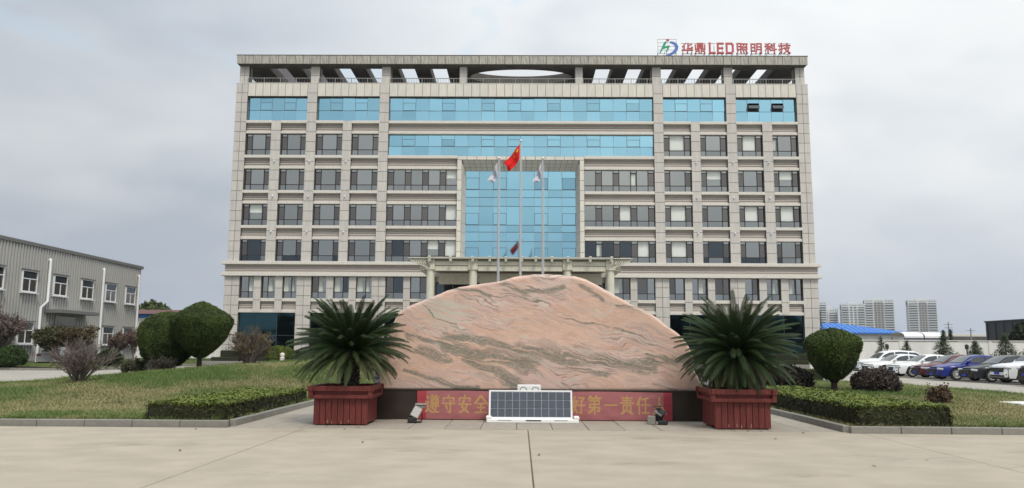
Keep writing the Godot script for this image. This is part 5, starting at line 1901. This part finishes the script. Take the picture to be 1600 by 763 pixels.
func topiary(label: String, at: Vector3, trunk_h: float, profile: Array, lean: Vector2, seed_: int) -> void:   # profile of (radius, height) of the clipped crown
	var o := thing("clipped_tree", label, "tree", at, 0.0, "clipped juniper trees on the lawns")
	var f := FastNoiseLite.new()
	f.seed = seed_
	f.frequency = 0.9
	var rows := []
	for q in profile:
		var row := PackedVector3Array()
		for k in 29:
			var a := -TAU * (k % 28) / 28.0
			var d := Vector3(cos(a), 0, sin(a))
			var rr: float = q.x * (1.0 + 0.14 * f.get_noise_3d(d.x * 1.4, q.y * 1.2, d.z * 1.4))
			row.append(d * rr + Vector3(lean.x, q.y, lean.y))
		rows.append(row)
	var s := Shape.new()
	s.grid(rows, false, true)
	var core := s.made()
	var tr := Shape.new()
	tr.tube([Vector3(0, -0.1, 0), Vector3(lean.x * 0.3, trunk_h * 0.5, lean.y * 0.3), Vector3(lean.x, trunk_h + 0.5, lean.y)], [0.13, 0.10, 0.08], 8)
	for k in 5:
		var a := k * 1.3
		tr.tube([Vector3(lean.x * 0.7, trunk_h * 0.75, lean.y * 0.7), Vector3(lean.x + cos(a) * 0.5, trunk_h + 0.55, lean.y + sin(a) * 0.5)], [0.06, 0.03], 5)
	part("trunk", tr.made(), mats.bark, o)
	part("crown_core", core, mats.hedge_core, o)
	var c := cover(core, 10500, 0.0, Vector2(0.6, 1.15), Color(0.030, 0.052, 0.014), Color(0.092, 0.128, 0.028), 0.3)
	scatter("crown_leaves", leaf_clump("juniper_clump", 12, 0.075, 0.045, 18, 0.17), mats.leaf, c[0], c[1], o)


func twigs(s: Shape, p: Vector3, d: Vector3, length: float, r: float, level: int, tips: Array) -> void:
	var mid := p + d * length * 0.5 + Vector3(around(0.06), around(0.03), around(0.06)) * length
	var end := p + d * length + Vector3(around(0.1), 0.06, around(0.1)) * length
	s.tube([p, mid, end], [r, r * 0.8, r * 0.62], 3, false)
	tips.append(mid)
	tips.append(end)
	if level <= 0:
		return
	for k in (3 if level > 1 else 4):
		var nd := (d + Vector3(around(0.75), rng.randf_range(-0.25, 0.45), around(0.75))).normalized()
		var from := p.lerp(end, rng.randf_range(0.25 if level == 3 else 0.45, 1.0))
		twigs(s, from, nd, length * rng.randf_range(0.55, 0.8), r * 0.6, level - 1, tips)


func twiggy_bush(called: String, label: String, category: String, at: Vector3, height: float, wide: float, stems: int, leaves: int, low: Color, high: Color, leaf_size: float, trunk := 0.0, twig_mat := "twig") -> void:
	var o := thing(called, label, category, at)
	var s := Shape.new()
	var tips: Array = []
	if trunk > 0:
		s.tube([Vector3(0, -0.1, 0), Vector3(0.03, trunk, 0.02)], [0.09, 0.07], 7)
	for k in stems:
		var a := k * 2.4
		var out := rng.randf_range(0.1, 1.0) * wide / height * (0.55 if trunk > 0 else 0.85)
		twigs(s, Vector3(cos(a) * 0.06, trunk - 0.05, sin(a) * 0.06), Vector3(cos(a) * out, 1.0, sin(a) * out).normalized(), (height - trunk) * rng.randf_range(0.36, 0.5), 0.02 + 0.006 * height, 3, tips)
	part("trunk" if trunk > 0 else "stems", s.made(), mats[twig_mat], o)
	var places := []
	var tints := []
	for k in leaves:
		var p: Vector3 = tips[rng.randi_range(0, tips.size() - 1)]
		places.append(Transform3D(Basis.from_euler(Vector3(around(3), around(3), around(3))).scaled(Vector3.ONE * rng.randf_range(0.7, 1.3) * leaf_size / 0.07), p + Vector3(around(0.08), around(0.08), around(0.08))))
		tints.append(low.lerp(high, rng.randf()))
	if leaves > 0:
		scatter("foliage", leaf_clump("bush_clump", 5, 0.07, 0.07, 28), mats.leaf, places, tints, o)


func round_bush(called: String, label: String, category: String, at: Vector3, r: Vector3, count: int, low: Color, high: Color, leaf := 0.07, group := "") -> void:
	var o := thing(called, label, category, at, 0.0, group)
	var core := ball(Vector3(0, r.y * 0.85, 0), r, 0.22, rng.randi(), 0.8)
	part("bush_core", core, mats.hedge_core, o)
	var c := cover(core, count, 0.04, Vector2(0.6, 1.5), low, high, 0.8)
	scatter("foliage", leaf_clump("round%.2f" % leaf, 8, leaf, leaf, 38), mats.leaf, c[0], c[1], o)


func conifer(label: String, at: Vector3, height: float, wide: float, sparse: float, group: String) -> void:
	var o := thing("conifer", label, "tree", at, rng.randf() * 6.0, group)
	var t := Shape.new()
	t.tube([Vector3.ZERO, Vector3(0, height * 0.5, 0), Vector3(0.02, height, 0)], [0.07, 0.045, 0.008], 6)
	var places := []
	var tints := []
	var n := int(58 * sparse)
	for k in n:
		var f := float(k) / n
		var y := height * (0.12 + 0.86 * f)
		var a := k * 2.39996 + around(0.3)
		var reach := wide * 0.5 * (1.02 - f) * rng.randf_range(0.65, 1.15)
		var d := Vector3(cos(a), 0.12 - 0.1 * f, sin(a))
		t.tube([Vector3(0, y, 0), Vector3(0, y, 0) + d * reach * 0.6, Vector3(0, y - reach * 0.12, 0) + d * reach], [0.022, 0.014, 0.006], 3, false)
		var m := int(3 + reach * 9)
		for q in m:
			var u := rng.randf_range(0.15, 1.05)
			var p := Vector3(0, y - reach * 0.12 * u * u, 0) + d * reach * u + Vector3(around(0.12), around(0.03), around(0.12)) * (0.4 + reach)
			places.append(Transform3D(Basis.from_euler(Vector3(around(0.4), around(3), around(0.4))).scaled(Vector3.ONE * rng.randf_range(0.8, 1.5)), p))
			var g := rng.randf_range(0.6, 1.3)
			tints.append(Color(0.065 * g, 0.095 * g, 0.045 * g))
	part("trunk", t.made(), mats.bark, o)
	scatter("needles", leaf_clump("needle_clump", 9, 0.16, 0.07, 48, 0.12), mats.leaf, places, tints, o)


func lawn(label: String, x0: float, x1: float, z0: float, z1: float, shape: Callable, tufts: int, seed_: int) -> void:
	var o := setting("lawn")
	o.set_meta("label", label)
	var s := Shape.new()
	var rows := []
	for j in 61:
		var row := PackedVector3Array()
		for i in 41:
			var x := lerpf(x0, x1, i / 40.0)
			var z := lerpf(z0, z1, j / 60.0)
			row.append(Vector3(x, shape.call(x, z), z))
		rows.append(row)
	s.grid(rows)
	part("turf", s.made(), mats.turf, o)
	var f := FastNoiseLite.new()
	f.seed = seed_
	f.frequency = 0.16
	f.fractal_octaves = 3
	var g := FastNoiseLite.new()
	g.seed = seed_ + 3
	g.frequency = 0.7
	var places := []
	var tints := []
	while places.size() < tufts:
		var u := pow(rng.randf(), 1.7)                 # thicker towards the viewer
		var z := lerpf(z0 - 0.1, z1 + 0.1, u)
		var x := rng.randf_range(x0 + 0.08, x1 - 0.08)
		var n := f.get_noise_2d(x, z)
		if rng.randf() > 0.75 + 0.6 * g.get_noise_2d(x, z):
			continue
		var green := clampf(0.50 + 0.35 * smooth(20.0, 30.0, -z) + 1.5 * n + 0.5 * g.get_noise_2d(x * 2.0, z * 2.0) + around(0.3), 0, 1)
		var col := Color(0.34, 0.305, 0.155).lerp(Color(0.13, 0.195, 0.055), green)
		var k := rng.randf_range(0.88, 1.12)
		tints.append(Color(col.r * k, col.g * k, col.b * k))
		places.append(Transform3D(Basis(Vector3.UP, rng.randf() * TAU).scaled(Vector3(1.2, rng.randf_range(0.6, 1.35) * (0.9 + 0.5 * n), 1.2) * lerpf(1.0, 1.7, u)), Vector3(x, shape.call(x, z) - 0.005, z)))
	scatter("grass", grass_tuft(), mats.grass_blade, places, tints, o)


func grass_tuft() -> ArrayMesh:
	if meshes.has("tuft"):
		return meshes.tuft
	var r := RandomNumberGenerator.new()
	r.seed = 3
	var s := Shape.new()
	for k in 13:
		var a := r.randf() * TAU
		var at := Vector3(cos(a), 0, sin(a)) * r.randf_range(0.0, 0.10)
		var h := r.randf_range(0.05, 0.115)
		var out := Vector3(cos(a + r.randf_range(-1, 1)), 0, sin(a + r.randf_range(-1, 1)))
		var b := r.randf() * TAU
		var w := Vector3(cos(b), 0, sin(b)) * 0.0055
		var m := at + Vector3.UP * h * 0.55 + out * h * 0.16
		var t := at + Vector3.UP * h + out * h * r.randf_range(0.25, 0.7)
		s.tri(at - w, at + w, m + w * 0.8)
		s.tri(at - w, m + w * 0.8, m - w * 0.8)
		s.tri(m - w * 0.8, m + w * 0.8, t)
	meshes.tuft = s.made()
	return meshes.tuft


func build_hedges_and_lawns() -> void:
	lawn("left lawn rising to a low mound of patchy grass", -21.5, -6.0, -16.5, -46.0, lawn_height, 30000, 5)
	lawn("right lawn of patchy grass by the car park", 6.62, 17.7, -16.2, -38.4, lawn_height, 24000, 6)
	# planted strip before the workshop and the raised bed at the foot of the office
	var strip := func(x: float, z: float) -> float: return 0.12 + 0.12 * smooth(-30.0, -36.0, x)
	lawn("green strip before the workshop", -52.0, -30.0, -56.0, -95.0, strip, 9000, 9)
	var sk := setting("strip_kerb")
	kerb_run(sk, Vector3(-30.0, 0.0, -55.9), Vector3(-52.0, 0.0, -55.9))
	kerb_run(sk, Vector3(-29.9, 0.0, -95.0), Vector3(-29.9, 0.0, -56.0))
	var bed := setting("planting_bed")
	for s in [-1.0, 1.0]:
		part("bed_edge", box_mesh(Vector3(21.0, 0.42, 0.3), 0.02), mats.kerb1, bed, Vector3(s * 20.0, 0.16, -75.6))
		part("bed_soil", box_mesh(Vector3(21.0, 0.36, 3.8)), mats.turf, bed, Vector3(s * 20.0, 0.16, -77.6))
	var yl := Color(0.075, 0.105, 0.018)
	var yh := Color(0.185, 0.220, 0.042)  # hedge tops only, brightened as if lit from above
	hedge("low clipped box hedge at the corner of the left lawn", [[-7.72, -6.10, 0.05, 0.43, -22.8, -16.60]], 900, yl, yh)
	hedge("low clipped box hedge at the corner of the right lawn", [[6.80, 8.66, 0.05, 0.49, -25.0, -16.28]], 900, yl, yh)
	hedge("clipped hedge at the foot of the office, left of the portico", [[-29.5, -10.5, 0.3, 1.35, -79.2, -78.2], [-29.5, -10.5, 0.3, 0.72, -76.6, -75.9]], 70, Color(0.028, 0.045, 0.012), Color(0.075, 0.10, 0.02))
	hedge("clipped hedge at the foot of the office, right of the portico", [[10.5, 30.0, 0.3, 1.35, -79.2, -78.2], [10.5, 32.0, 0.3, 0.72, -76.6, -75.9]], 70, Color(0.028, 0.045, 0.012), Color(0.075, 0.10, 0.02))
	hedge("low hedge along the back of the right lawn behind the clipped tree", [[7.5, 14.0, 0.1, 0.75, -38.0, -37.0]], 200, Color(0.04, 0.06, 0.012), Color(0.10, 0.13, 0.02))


func build_shrubs_and_trees() -> void:
	var h := func(x: float, z: float) -> Vector3: return Vector3(x, lawn_height(x, z) - 0.02, z)
	# clipped junipers
	topiary("clipped juniper with a pointed dome crown, right one of the left pair", h.call(-12.9, -32.0), 0.75, [Vector2(0.05, 0.50), Vector2(0.28, 0.60), Vector2(0.66, 0.95), Vector2(0.98, 1.40), Vector2(1.16, 1.88), Vector2(1.15, 2.04), Vector2(0.92, 2.22), Vector2(0.55, 2.44), Vector2(0.24, 2.62), Vector2(0.02, 2.70)], Vector2(0.02, 0.0), 3)
	topiary("clipped juniper with a leaning rounded crown, left one of the left pair", h.call(-14.95, -33.0), 0.5, [Vector2(0.05, 0.32), Vector2(0.55, 0.42), Vector2(0.9, 0.8), Vector2(1.08, 1.3), Vector2(1.10, 1.7), Vector2(1.0, 2.02), Vector2(0.72, 2.3), Vector2(0.32, 2.48), Vector2(0.02, 2.52)], Vector2(0.25, 0.0), 7)
	topiary("clipped juniper with a broad rounded dome crown alone on the right lawn", h.call(9.85, -25.2), 0.36, [Vector2(0.03, 0.45), Vector2(0.24, 0.50), Vector2(0.46, 0.72), Vector2(0.65, 1.02), Vector2(0.77, 1.36), Vector2(0.80, 1.56), Vector2(0.75, 1.66), Vector2(0.60, 1.76), Vector2(0.34, 1.88), Vector2(0.02, 1.97)], Vector2(0.0, 0.0), 9)
	# bare and half-bare shrubs on the left
	var tl := Color(0.07, 0.045, 0.045)
	var th := Color(0.13, 0.10, 0.075)
	twiggy_bush("shrub", "big bare greyish twiggy shrub on the left lawn by the road", "shrub", h.call(-14.6, -26.4), 1.55, 2.3, 34, 420, tl, th, 0.04)
	twiggy_bush("shrub", "brown twiggy shrub with yellowish top right of the clipped junipers", "shrub", h.call(-11.4, -33.5), 1.6, 1.9, 24, 900, Color(0.06, 0.042, 0.03), Color(0.16, 0.125, 0.045), 0.05)
	twiggy_bush("shrub", "low dark shrub at the feet of the two clipped junipers", "shrub", h.call(-14.2, -31.6), 0.75, 2.4, 18, 700, Color(0.03, 0.03, 0.02), Color(0.085, 0.075, 0.05), 0.05)
	twiggy_bush("shrub", "small loose shrub left below the leaning clipped juniper", "shrub", h.call(-16.1, -33.2), 0.9, 1.4, 12, 420, Color(0.03, 0.035, 0.02), Color(0.08, 0.08, 0.04), 0.06)
	var strip_y := 0.2
	twiggy_bush("blossom_tree", "pink flowering tree cut by the left edge of the photo", "tree", Vector3(-42.0 + 0.7, strip_y, -63.0), 4.6, 5.0, 16, 2600, Color(0.12, 0.09, 0.075), Color(0.22, 0.165, 0.15), 0.10, 0.9)
	twiggy_bush("blossom_tree", "dark pink flowering tree before the right end of the workshop", "tree", Vector3(-33.6, strip_y, -69.0), 3.0, 2.6, 13, 1100, Color(0.12, 0.075, 0.065), Color(0.21, 0.14, 0.125), 0.085, 0.8)
	twiggy_bush("young_tree", "olive leafed bushy tree left of the workshop entrance", "tree", Vector3(-38.4, strip_y, -65.0), 3.1, 3.8, 18, 2200, Color(0.055, 0.058, 0.025), Color(0.125, 0.115, 0.05), 0.13, 0.8)
	twiggy_bush("young_tree", "brown green bushy tree before the workshop entrance", "tree", Vector3(-35.6, strip_y, -63.5), 3.0, 3.4, 18, 2000, Color(0.065, 0.05, 0.025), Color(0.12, 0.095, 0.045), 0.12, 0.8)
	twiggy_bush("young_tree", "reddish young tree between the workshop downpipes", "tree", Vector3(-36.2, strip_y, -71.5), 2.9, 2.6, 12, 900, Color(0.09, 0.06, 0.045), Color(0.16, 0.115, 0.08), 0.11, 0.8)
	round_bush("round_bush", "dark green round clipped bush at the left edge of the photo", "bush", Vector3(-36.3, 0.2, -56.5), Vector3(0.95, 0.72, 0.95), 2400, Color(0.025, 0.048, 0.014), Color(0.06, 0.10, 0.022), 0.09)
	round_bush("round_bush", "dark bush under the reddish tree before the workshop", "bush", Vector3(-31.5, 0.2, -61.0), Vector3(0.8, 0.6, 0.8), 1500, Color(0.022, 0.035, 0.014), Color(0.05, 0.07, 0.022), 0.09)
	# bushes at the foot of the office
	round_bush("round_bush", "light green round bush before the office's dark ground-floor glass", "bush", Vector3(-23.0, 0.3, -76.4), Vector3(1.25, 0.75, 0.9), 2200, Color(0.07, 0.10, 0.018), Color(0.15, 0.19, 0.03), 0.1)
	round_bush("round_bush", "yellow green round bush seen under the right cycad", "bush", Vector3(17.0, 0.3, -76.4), Vector3(1.2, 0.7, 0.9), 1800, Color(0.07, 0.10, 0.018), Color(0.15, 0.19, 0.03), 0.1)
	# right lawn
	round_bush("shrub", "dark purple leafed rounded shrub right of the lone clipped juniper", "shrub", h.call(11.05, -25.0), Vector3(0.64, 0.37, 0.6), 2400, Color(0.022, 0.016, 0.014), Color(0.13, 0.10, 0.085), 0.05)  # pale end of the leaf tints paints in glints of light
	round_bush("shrub", "dark purple leafed shrub half hidden behind the right cycad", "shrub", h.call(8.7, -26.0), Vector3(0.65, 0.42, 0.6), 1700, Color(0.03, 0.024, 0.018), Color(0.075, 0.062, 0.048), 0.06)
	round_bush("shrub", "dark leafed shrub between the right cycad and its hedge", "shrub", h.call(8.0, -26.6), Vector3(0.7, 0.45, 0.7), 1700, Color(0.03, 0.032, 0.016), Color(0.07, 0.075, 0.035), 0.06)
	twiggy_bush("shrub", "small reddish brown shrub on the right lawn before the cars", "shrub", h.call(11.2, -21.5), 0.52, 0.36, 14, 480, Color(0.07, 0.042, 0.026), Color(0.135, 0.085, 0.05), 0.05)
	# conifers before the white wall
	var grp := "young cedars along the white wall"
	conifer("thin young cedar before the blue roofed shed", Vector3(31.4, 0, -69.5), 3.0, 2.0, 0.5, grp)
	conifer("small dark cedar left of the vaulted shelters", Vector3(33.6, 0, -69.5), 2.6, 2.3, 0.6, grp)
	conifer("full young cedar below the lone apartment tower, before the wall", Vector3(36.5, 0, -69.0), 3.3, 3.2, 0.95, grp)
	conifer("brownish young cedar before the wall, left of the dark hall", Vector3(39.4, 0, -69.3), 2.6, 2.9, 0.95, grp)
	conifer("pale young cedar before the wall under the left end of the dark hall", Vector3(41.7, 0, -68.8), 3.3, 3.3, 0.95, grp)
	conifer("young cedar cut by the right edge of the photo", Vector3(44.1, 0, -69.0), 3.0, 3.2, 0.95, grp)
	conifer("dark slim cypress left of two behind the white wall", Vector3(45.6, 0, -86.0), 4.0, 0.6, 1.6, "slim cypresses behind the wall")
	conifer("dark slim cypress right of two behind the white wall", Vector3(46.35, 0, -86.0), 4.1, 0.6, 1.6, "slim cypresses behind the wall")
	conifer("dark spindly cypress beside the right corner of the office", Vector3(33.9, 0, -90.0), 6.4, 1.6, 0.9, "")
	round_bush("round_bush", "big dark leafy tree before the dark hall at the right edge", "tree", Vector3(56.3, 0.0, -88.0), Vector3(1.9, 2.6, 1.9), 1800, Color(0.02, 0.028, 0.012), Color(0.05, 0.06, 0.03), 0.3)
	round_bush("round_bush", "pale green tree top behind the low red roofed building", "tree", Vector3(-70.0, 0.0, -150.0), Vector3(5.0, 5.2, 5.0), 900, Color(0.06, 0.075, 0.025), Color(0.12, 0.14, 0.05), 0.5)


# ---------------------------------------------------------------- cars; local +x is the nose
func car_top(pts: Array, x: float) -> float:
	for k in pts.size() - 1:
		if x >= pts[k].x and x <= pts[k + 1].x:
			var t: float = (x - pts[k].x) / (pts[k + 1].x - pts[k].x)
			return lerpf(pts[k].y, pts[k + 1].y, t * t * (3.0 - 2.0 * t) * 0.35 + t * 0.65)
	return pts[0].y if x < pts[0].x else pts[pts.size() - 1].y


func make_car(label: String, at: Vector3, turn: float, paint: String, tall: float, group: String, look := 0) -> void:   # tall 0 saloon, 1 sport utility
	var o := thing("parked_car", label, "car", at, turn, group)
	var shoulder: Array
	var cab: Array
	var half := 0.92
	var wheel_r := 0.335
	var floor_y := 0.22
	if tall < 0.5:
		shoulder = [Vector2(-2.42, 0.62), Vector2(-2.36, 0.92), Vector2(-2.1, 1.03), Vector2(-1.5, 1.02), Vector2(0.9, 0.95), Vector2(1.6, 0.87), Vector2(2.15, 0.76), Vector2(2.36, 0.64), Vector2(2.42, 0.5)]
		cab = [Vector2(-1.9, 1.0), Vector2(-1.35, 1.27), Vector2(-0.8, 1.42), Vector2(-0.2, 1.46), Vector2(0.25, 1.40), Vector2(1.15, 0.93)]
	else:
		wheel_r = 0.37
		floor_y = 0.28
		shoulder = [Vector2(-2.34, 0.72), Vector2(-2.32, 1.0), Vector2(-2.2, 1.12), Vector2(-1.5, 1.12), Vector2(0.9, 1.08), Vector2(1.6, 1.04), Vector2(2.15, 0.96), Vector2(2.32, 0.84), Vector2(2.36, 0.6)]
		cab = [Vector2(-2.26, 1.08), Vector2(-2.05, 1.50), Vector2(-1.75, 1.66), Vector2(-0.6, 1.72), Vector2(0.1, 1.66), Vector2(0.4, 1.56), Vector2(1.1, 1.06)]
	var nose: float = shoulder[shoulder.size() - 1].x
	var tail: float = shoulder[0].x
	var belt := 1.0 if tall < 0.5 else 1.1
	var key := "car_body%.1f" % tall
	var axles := [1.42, -1.40]
	if not meshes.has(key):
		var s := Shape.new()
		var rows := []
		var n := 72
		for k in n + 1:
			var x := lerpf(tail, nose, float(k) / n)
			var top := car_top(shoulder, x)
			var plan := half * (1.0 - 0.30 * pow(smooth(1.5, nose + 0.05, x), 2.0) - 0.16 * pow(smooth(-1.7, tail - 0.05, x), 2.0))
			var low := floor_y + 0.06 * smooth(2.1, nose, x) + 0.08 * smooth(-2.0, tail, x)
			var arch := low
			for ax in axles:
				var dx: float = absf(x - ax)
				var ra := wheel_r + 0.065
				if dx < ra:
					arch = maxf(arch, wheel_r + sqrt(ra * ra - dx * dx))
			var crown := 0.035 * smooth(tail, tail + 0.3, x) * (1.0 - smooth(nose - 0.3, nose, x))
			var row := PackedVector3Array()
			var prof := [[arch, 0.965], [maxf(arch + 0.02, low + 0.13), 0.995], [maxf(arch + 0.03, lerpf(low, top, 0.52)), 1.0], [maxf(arch + 0.035, top - 0.13), 0.985], [top - 0.045, 0.955], [top, 0.88], [top + crown * 0.7, 0.55], [top + crown, 0.0]]
			for q in prof:
				row.append(Vector3(x, q[0], plan * q[1]))
			for q in range(prof.size() - 2, -1, -1):
				row.append(Vector3(x, prof[q][0], -plan * prof[q][1]))
			rows.append(row)
		s.grid(rows)
		for e in [0, n]:
			var row: PackedVector3Array = rows[e]
			for q in row.size() / 2:
				if q < row.size() / 2 - 1:
					s.quad(row[q], row[q + 1], row[row.size() - 2 - q], row[row.size() - 1 - q])
				else:
					s.tri(row[q], row[q + 1], row[row.size() - 1 - q])
		meshes[key] = s.made()
		# the cab: roof, pillars and the shell behind the glass
		var c := Shape.new()
		rows = []
		n = 40
		for k in n + 1:
			var x := lerpf(cab[0].x, cab[cab.size() - 1].x, float(k) / n)
			var top := car_top(cab, x)
			var lowy := belt - 0.12
			var hgt := maxf(top - lowy, 0.02)
			var wt := half * 0.955 - 0.34 * (top - lowy)
			var row := PackedVector3Array()
			for q in [[0.0, 0.0], [0.4, 0.4], [0.80, 0.80], [0.93, 0.94]]:
				row.append(Vector3(x, lowy + hgt * q[0], lerpf(half * 0.955, wt, q[1])))
			row.append(Vector3(x, top - 0.005, wt - 0.07))
			row.append(Vector3(x, top + 0.022, wt * 0.5))
			row.append(Vector3(x, top + 0.03, 0))
			for q in range(5, -1, -1):
				row.append(Vector3(x, row[q].y, -row[q].z))
			rows.append(row)
		c.grid(rows)
		meshes[key + "cab"] = c.made()
		var w := Shape.new()   # wells and underside
		w.span(tail + 0.15, nose - 0.15, 0.2, 0.75, -half + 0.2, half - 0.2)
		meshes[key + "well"] = w.made()
		# windscreen and rear window patches
		for pane in 2:
			var g := Shape.new()
			rows = []
			var xa: float = cab[cab.size() - 1].x - 0.16 if pane == 0 else cab[0].x + 0.12
			var xb: float = (cab[cab.size() - 2].x + 0.06) if pane == 0 else cab[1].x + (0.25 if tall < 0.5 else -0.06)
			for k in 9:
				var x := lerpf(xa, xb, k / 8.0)
				var top := car_top(cab, x)
				var wt := half * 0.955 - 0.34 * (top - belt + 0.12) - 0.10
				var row := PackedVector3Array()
				for q in 9:
					var v := q / 4.0 - 1.0
					row.append(Vector3(x + (0.02 if pane == 0 else -0.02), top + 0.038 - 0.025 * v * v, wt * v * (1.0 if pane == 0 else -1.0)))
				rows.append(row)
			g.grid(rows)
			meshes[key + "screen%d" % pane] = g.made()
		# side windows
		var cuts := [[0.78, -0.28], [-0.36, -1.28]] if tall < 0.5 else [[0.72, -0.2], [-0.28, -1.2], [-1.28, -2.0]]
		for k in cuts.size():
			for side in [-1.0, 1.0]:
				var g := Shape.new()
				rows = []
				for q in 11:
					var x := lerpf(cuts[k][0], cuts[k][1], q / 10.0)
					var y0 := belt + 0.015
					var y1 := maxf(car_top(cab, x) - 0.085, y0 + 0.01)
					var row := PackedVector3Array()
					for v in 4:
						var y := lerpf(y0, y1, v / 3.0)
						row.append(Vector3(x, y, side * (half * 0.955 - 0.34 * (y - belt + 0.12) + 0.012)))
					rows.append(row)
				g.grid(rows)
				meshes[key + "side%d_%d" % [k, int(side)]] = g.made()
	var m: Material = mats[paint]
	part("body", meshes[key], m, o)
	part("cab", meshes[key + "cab"], m, o)
	part("underside", meshes[key + "well"], mats.rubber, o)
	part("windscreen", meshes[key + "screen0"], mats.car_glass, o)
	part("rear_window", meshes[key + "screen1"], mats.car_glass, o)
	for k in (2 if tall < 0.5 else 3):
		for side in [-1, 1]:
			part("side_window", meshes[key + "side%d_%d" % [k, side]], mats.car_glass, o)
	if not meshes.has("tyre%.1f" % tall):
		var lay := Basis(Vector3.RIGHT, PI / 2)
		var t := Shape.new()
		var r := wheel_r
		t.lathe([Vector2(r * 0.66, -0.10), Vector2(r * 0.93, -0.105), Vector2(r, -0.07), Vector2(r, 0.07), Vector2(r * 0.93, 0.105), Vector2(r * 0.66, 0.10)], 28, Transform3D(lay, Vector3.ZERO))
		meshes["tyre%.1f" % tall] = t.made()
		var rim := Shape.new()
		rim.lathe([Vector2(r * 0.57, -0.09), Vector2(r * 0.67, -0.098), Vector2(r * 0.67, 0.098), Vector2(r * 0.61, 0.107), Vector2(r * 0.57, 0.09)], 28, Transform3D(lay, Vector3.ZERO))
		for k in 9:
			var a := TAU * k / 9.0
			rim.box(Vector3(cos(a) * r * 0.34, sin(a) * r * 0.34, 0.088), Vector3(r * 0.52, 0.042, 0.03), Basis(Vector3.BACK, a))
		rim.lathe([Vector2(0.07, 0.07), Vector2(0.06, 0.112), Vector2(0.0, 0.115)], 12, Transform3D(lay, Vector3.ZERO))
		rim.lathe([Vector2(0.0, -0.09), Vector2(r * 0.6, -0.09)], 20, Transform3D(lay, Vector3.ZERO))
		meshes["rim%.1f" % tall] = rim.made()
	for ax in axles:
		for side in [-1.0, 1.0]:
			var b := Basis.IDENTITY if side > 0 else Basis(Vector3.UP, PI)
			var w := part("wheel", meshes["tyre%.1f" % tall], mats.rubber, o, Vector3(ax, wheel_r, side * (half - 0.125)), b)
			part("rim", meshes["rim%.1f" % tall], mats.rim, w)
	# face: grille, lamps, plate, bumper
	var fy := 0.62 if tall < 0.5 else 0.80
	var grille := Shape.new()
	var gw: float = [0.62, 0.9, 1.1][look]
	grille.span(nose - 0.16, nose + 0.012, fy - 0.20, fy + 0.02, -gw / 2, gw / 2)
	var gp := part("grille", grille.made(), mats.black_plastic, o)
	var bars := Shape.new()
	for k in 3:
		bars.span(nose + 0.012, nose + 0.022, fy - 0.15 + k * 0.065, fy - 0.135 + k * 0.065, -gw / 2 + 0.03, gw / 2 - 0.03)
	part("grille_bar", bars.made(), mats.frame, gp)
	var lower := Shape.new()
	lower.span(nose - 0.2, nose + 0.004, floor_y + 0.07, floor_y + 0.17, -0.62, 0.62)
	part("air_intake", lower.made(), mats.black_plastic, o)
	if tall > 0.5:
		var cladding := Shape.new()
		cladding.span(-1.0, 1.0, floor_y - 0.03, floor_y + 0.09, -half + 0.005, half - 0.005)
		cladding.span(nose - 0.5, nose - 0.01, floor_y - 0.02, floor_y + 0.06, -half * 0.78, half * 0.78)
		part("sill_cladding", cladding.made(), mats.black_plastic, o)
	for side in [-1.0, 1.0]:
		part("headlight", box_mesh(Vector3(0.34, 0.12, 0.30), 0.03), mats.headlight, o, Vector3(nose - 0.20, fy + 0.025, side * 0.60), Basis(Vector3.UP, side * 0.42) * Basis(Vector3.BACK, 0.12))
		part("fog_lamp", box_mesh(Vector3(0.1, 0.09, 0.16), 0.02), mats.black_plastic, o, Vector3(nose - 0.105, floor_y + 0.2, side * 0.60), Basis(Vector3.UP, side * 0.45))
		part("tail_light", box_mesh(Vector3(0.12, 0.14, 0.36), 0.02), mats.tail_light, o, Vector3(tail + 0.08, belt - 0.16, side * 0.62))
		part("mirror", box_mesh(Vector3(0.14, 0.13, 0.20), 0.035), m, o, Vector3(0.72, belt + 0.06, side * (half + 0.06)))
		for x in [-0.05, -1.0]:
			part("door_handle", box_mesh(Vector3(0.18, 0.025, 0.03), 0.008), mats.steel, o, Vector3(x, belt - 0.14, side * (half * 0.985)))
	part("number_plate", box_mesh(Vector3(0.012, 0.13, 0.42)), mats.plate_blue, o, Vector3(nose + 0.03, fy - 0.26, 0))


func build_cars() -> void:
	var g := "cars parked in a row at the right"
	var x := 26.75
	make_car("white sport utility car parked farthest back, beside the lone clipped tree", Vector3(x + 0.1, 0, -58.6), PI, "car_white", 1.0, g)
	make_car("white saloon second from the back, behind the dark purple shrub", Vector3(x - 0.3, 0, -55.9), PI, "car_white", 0.0, g, 1)
	make_car("white saloon with a dark shield grille, left of the maroon car", Vector3(x + 0.15, 0, -53.0), PI, "car_white", 0.0, g)
	make_car("maroon saloon between the white saloon and the blue one", Vector3(x + 0.45, 0, -50.3), PI, "car_maroon", 0.0, g, 1)
	make_car("bright dark blue saloon between the maroon and black cars", Vector3(x + 0.0, 0, -47.5), PI, "car_blue", 0.0, g, 1)
	make_car("black saloon between the blue car and the white sport utility car", Vector3(x + 0.5, 0, -44.9), PI, "car_black", 0.0, g, 1)
	make_car("white sport utility car with black bumper near the right edge", Vector3(x + 0.7, 0, -42.3), PI, "car_white", 1.0, g, 2)
	make_car("dark car cut by the right edge of the photo, nearest of the row", Vector3(x + 0.35, 0, -39.4), PI, "car_black", 1.0, g, 1)
	make_car("silver car half hidden by shrubs before the workshop", Vector3(-39.3, 0.1, -67.6), 0.15 + PI / 2, "car_silver", 0.0, "")
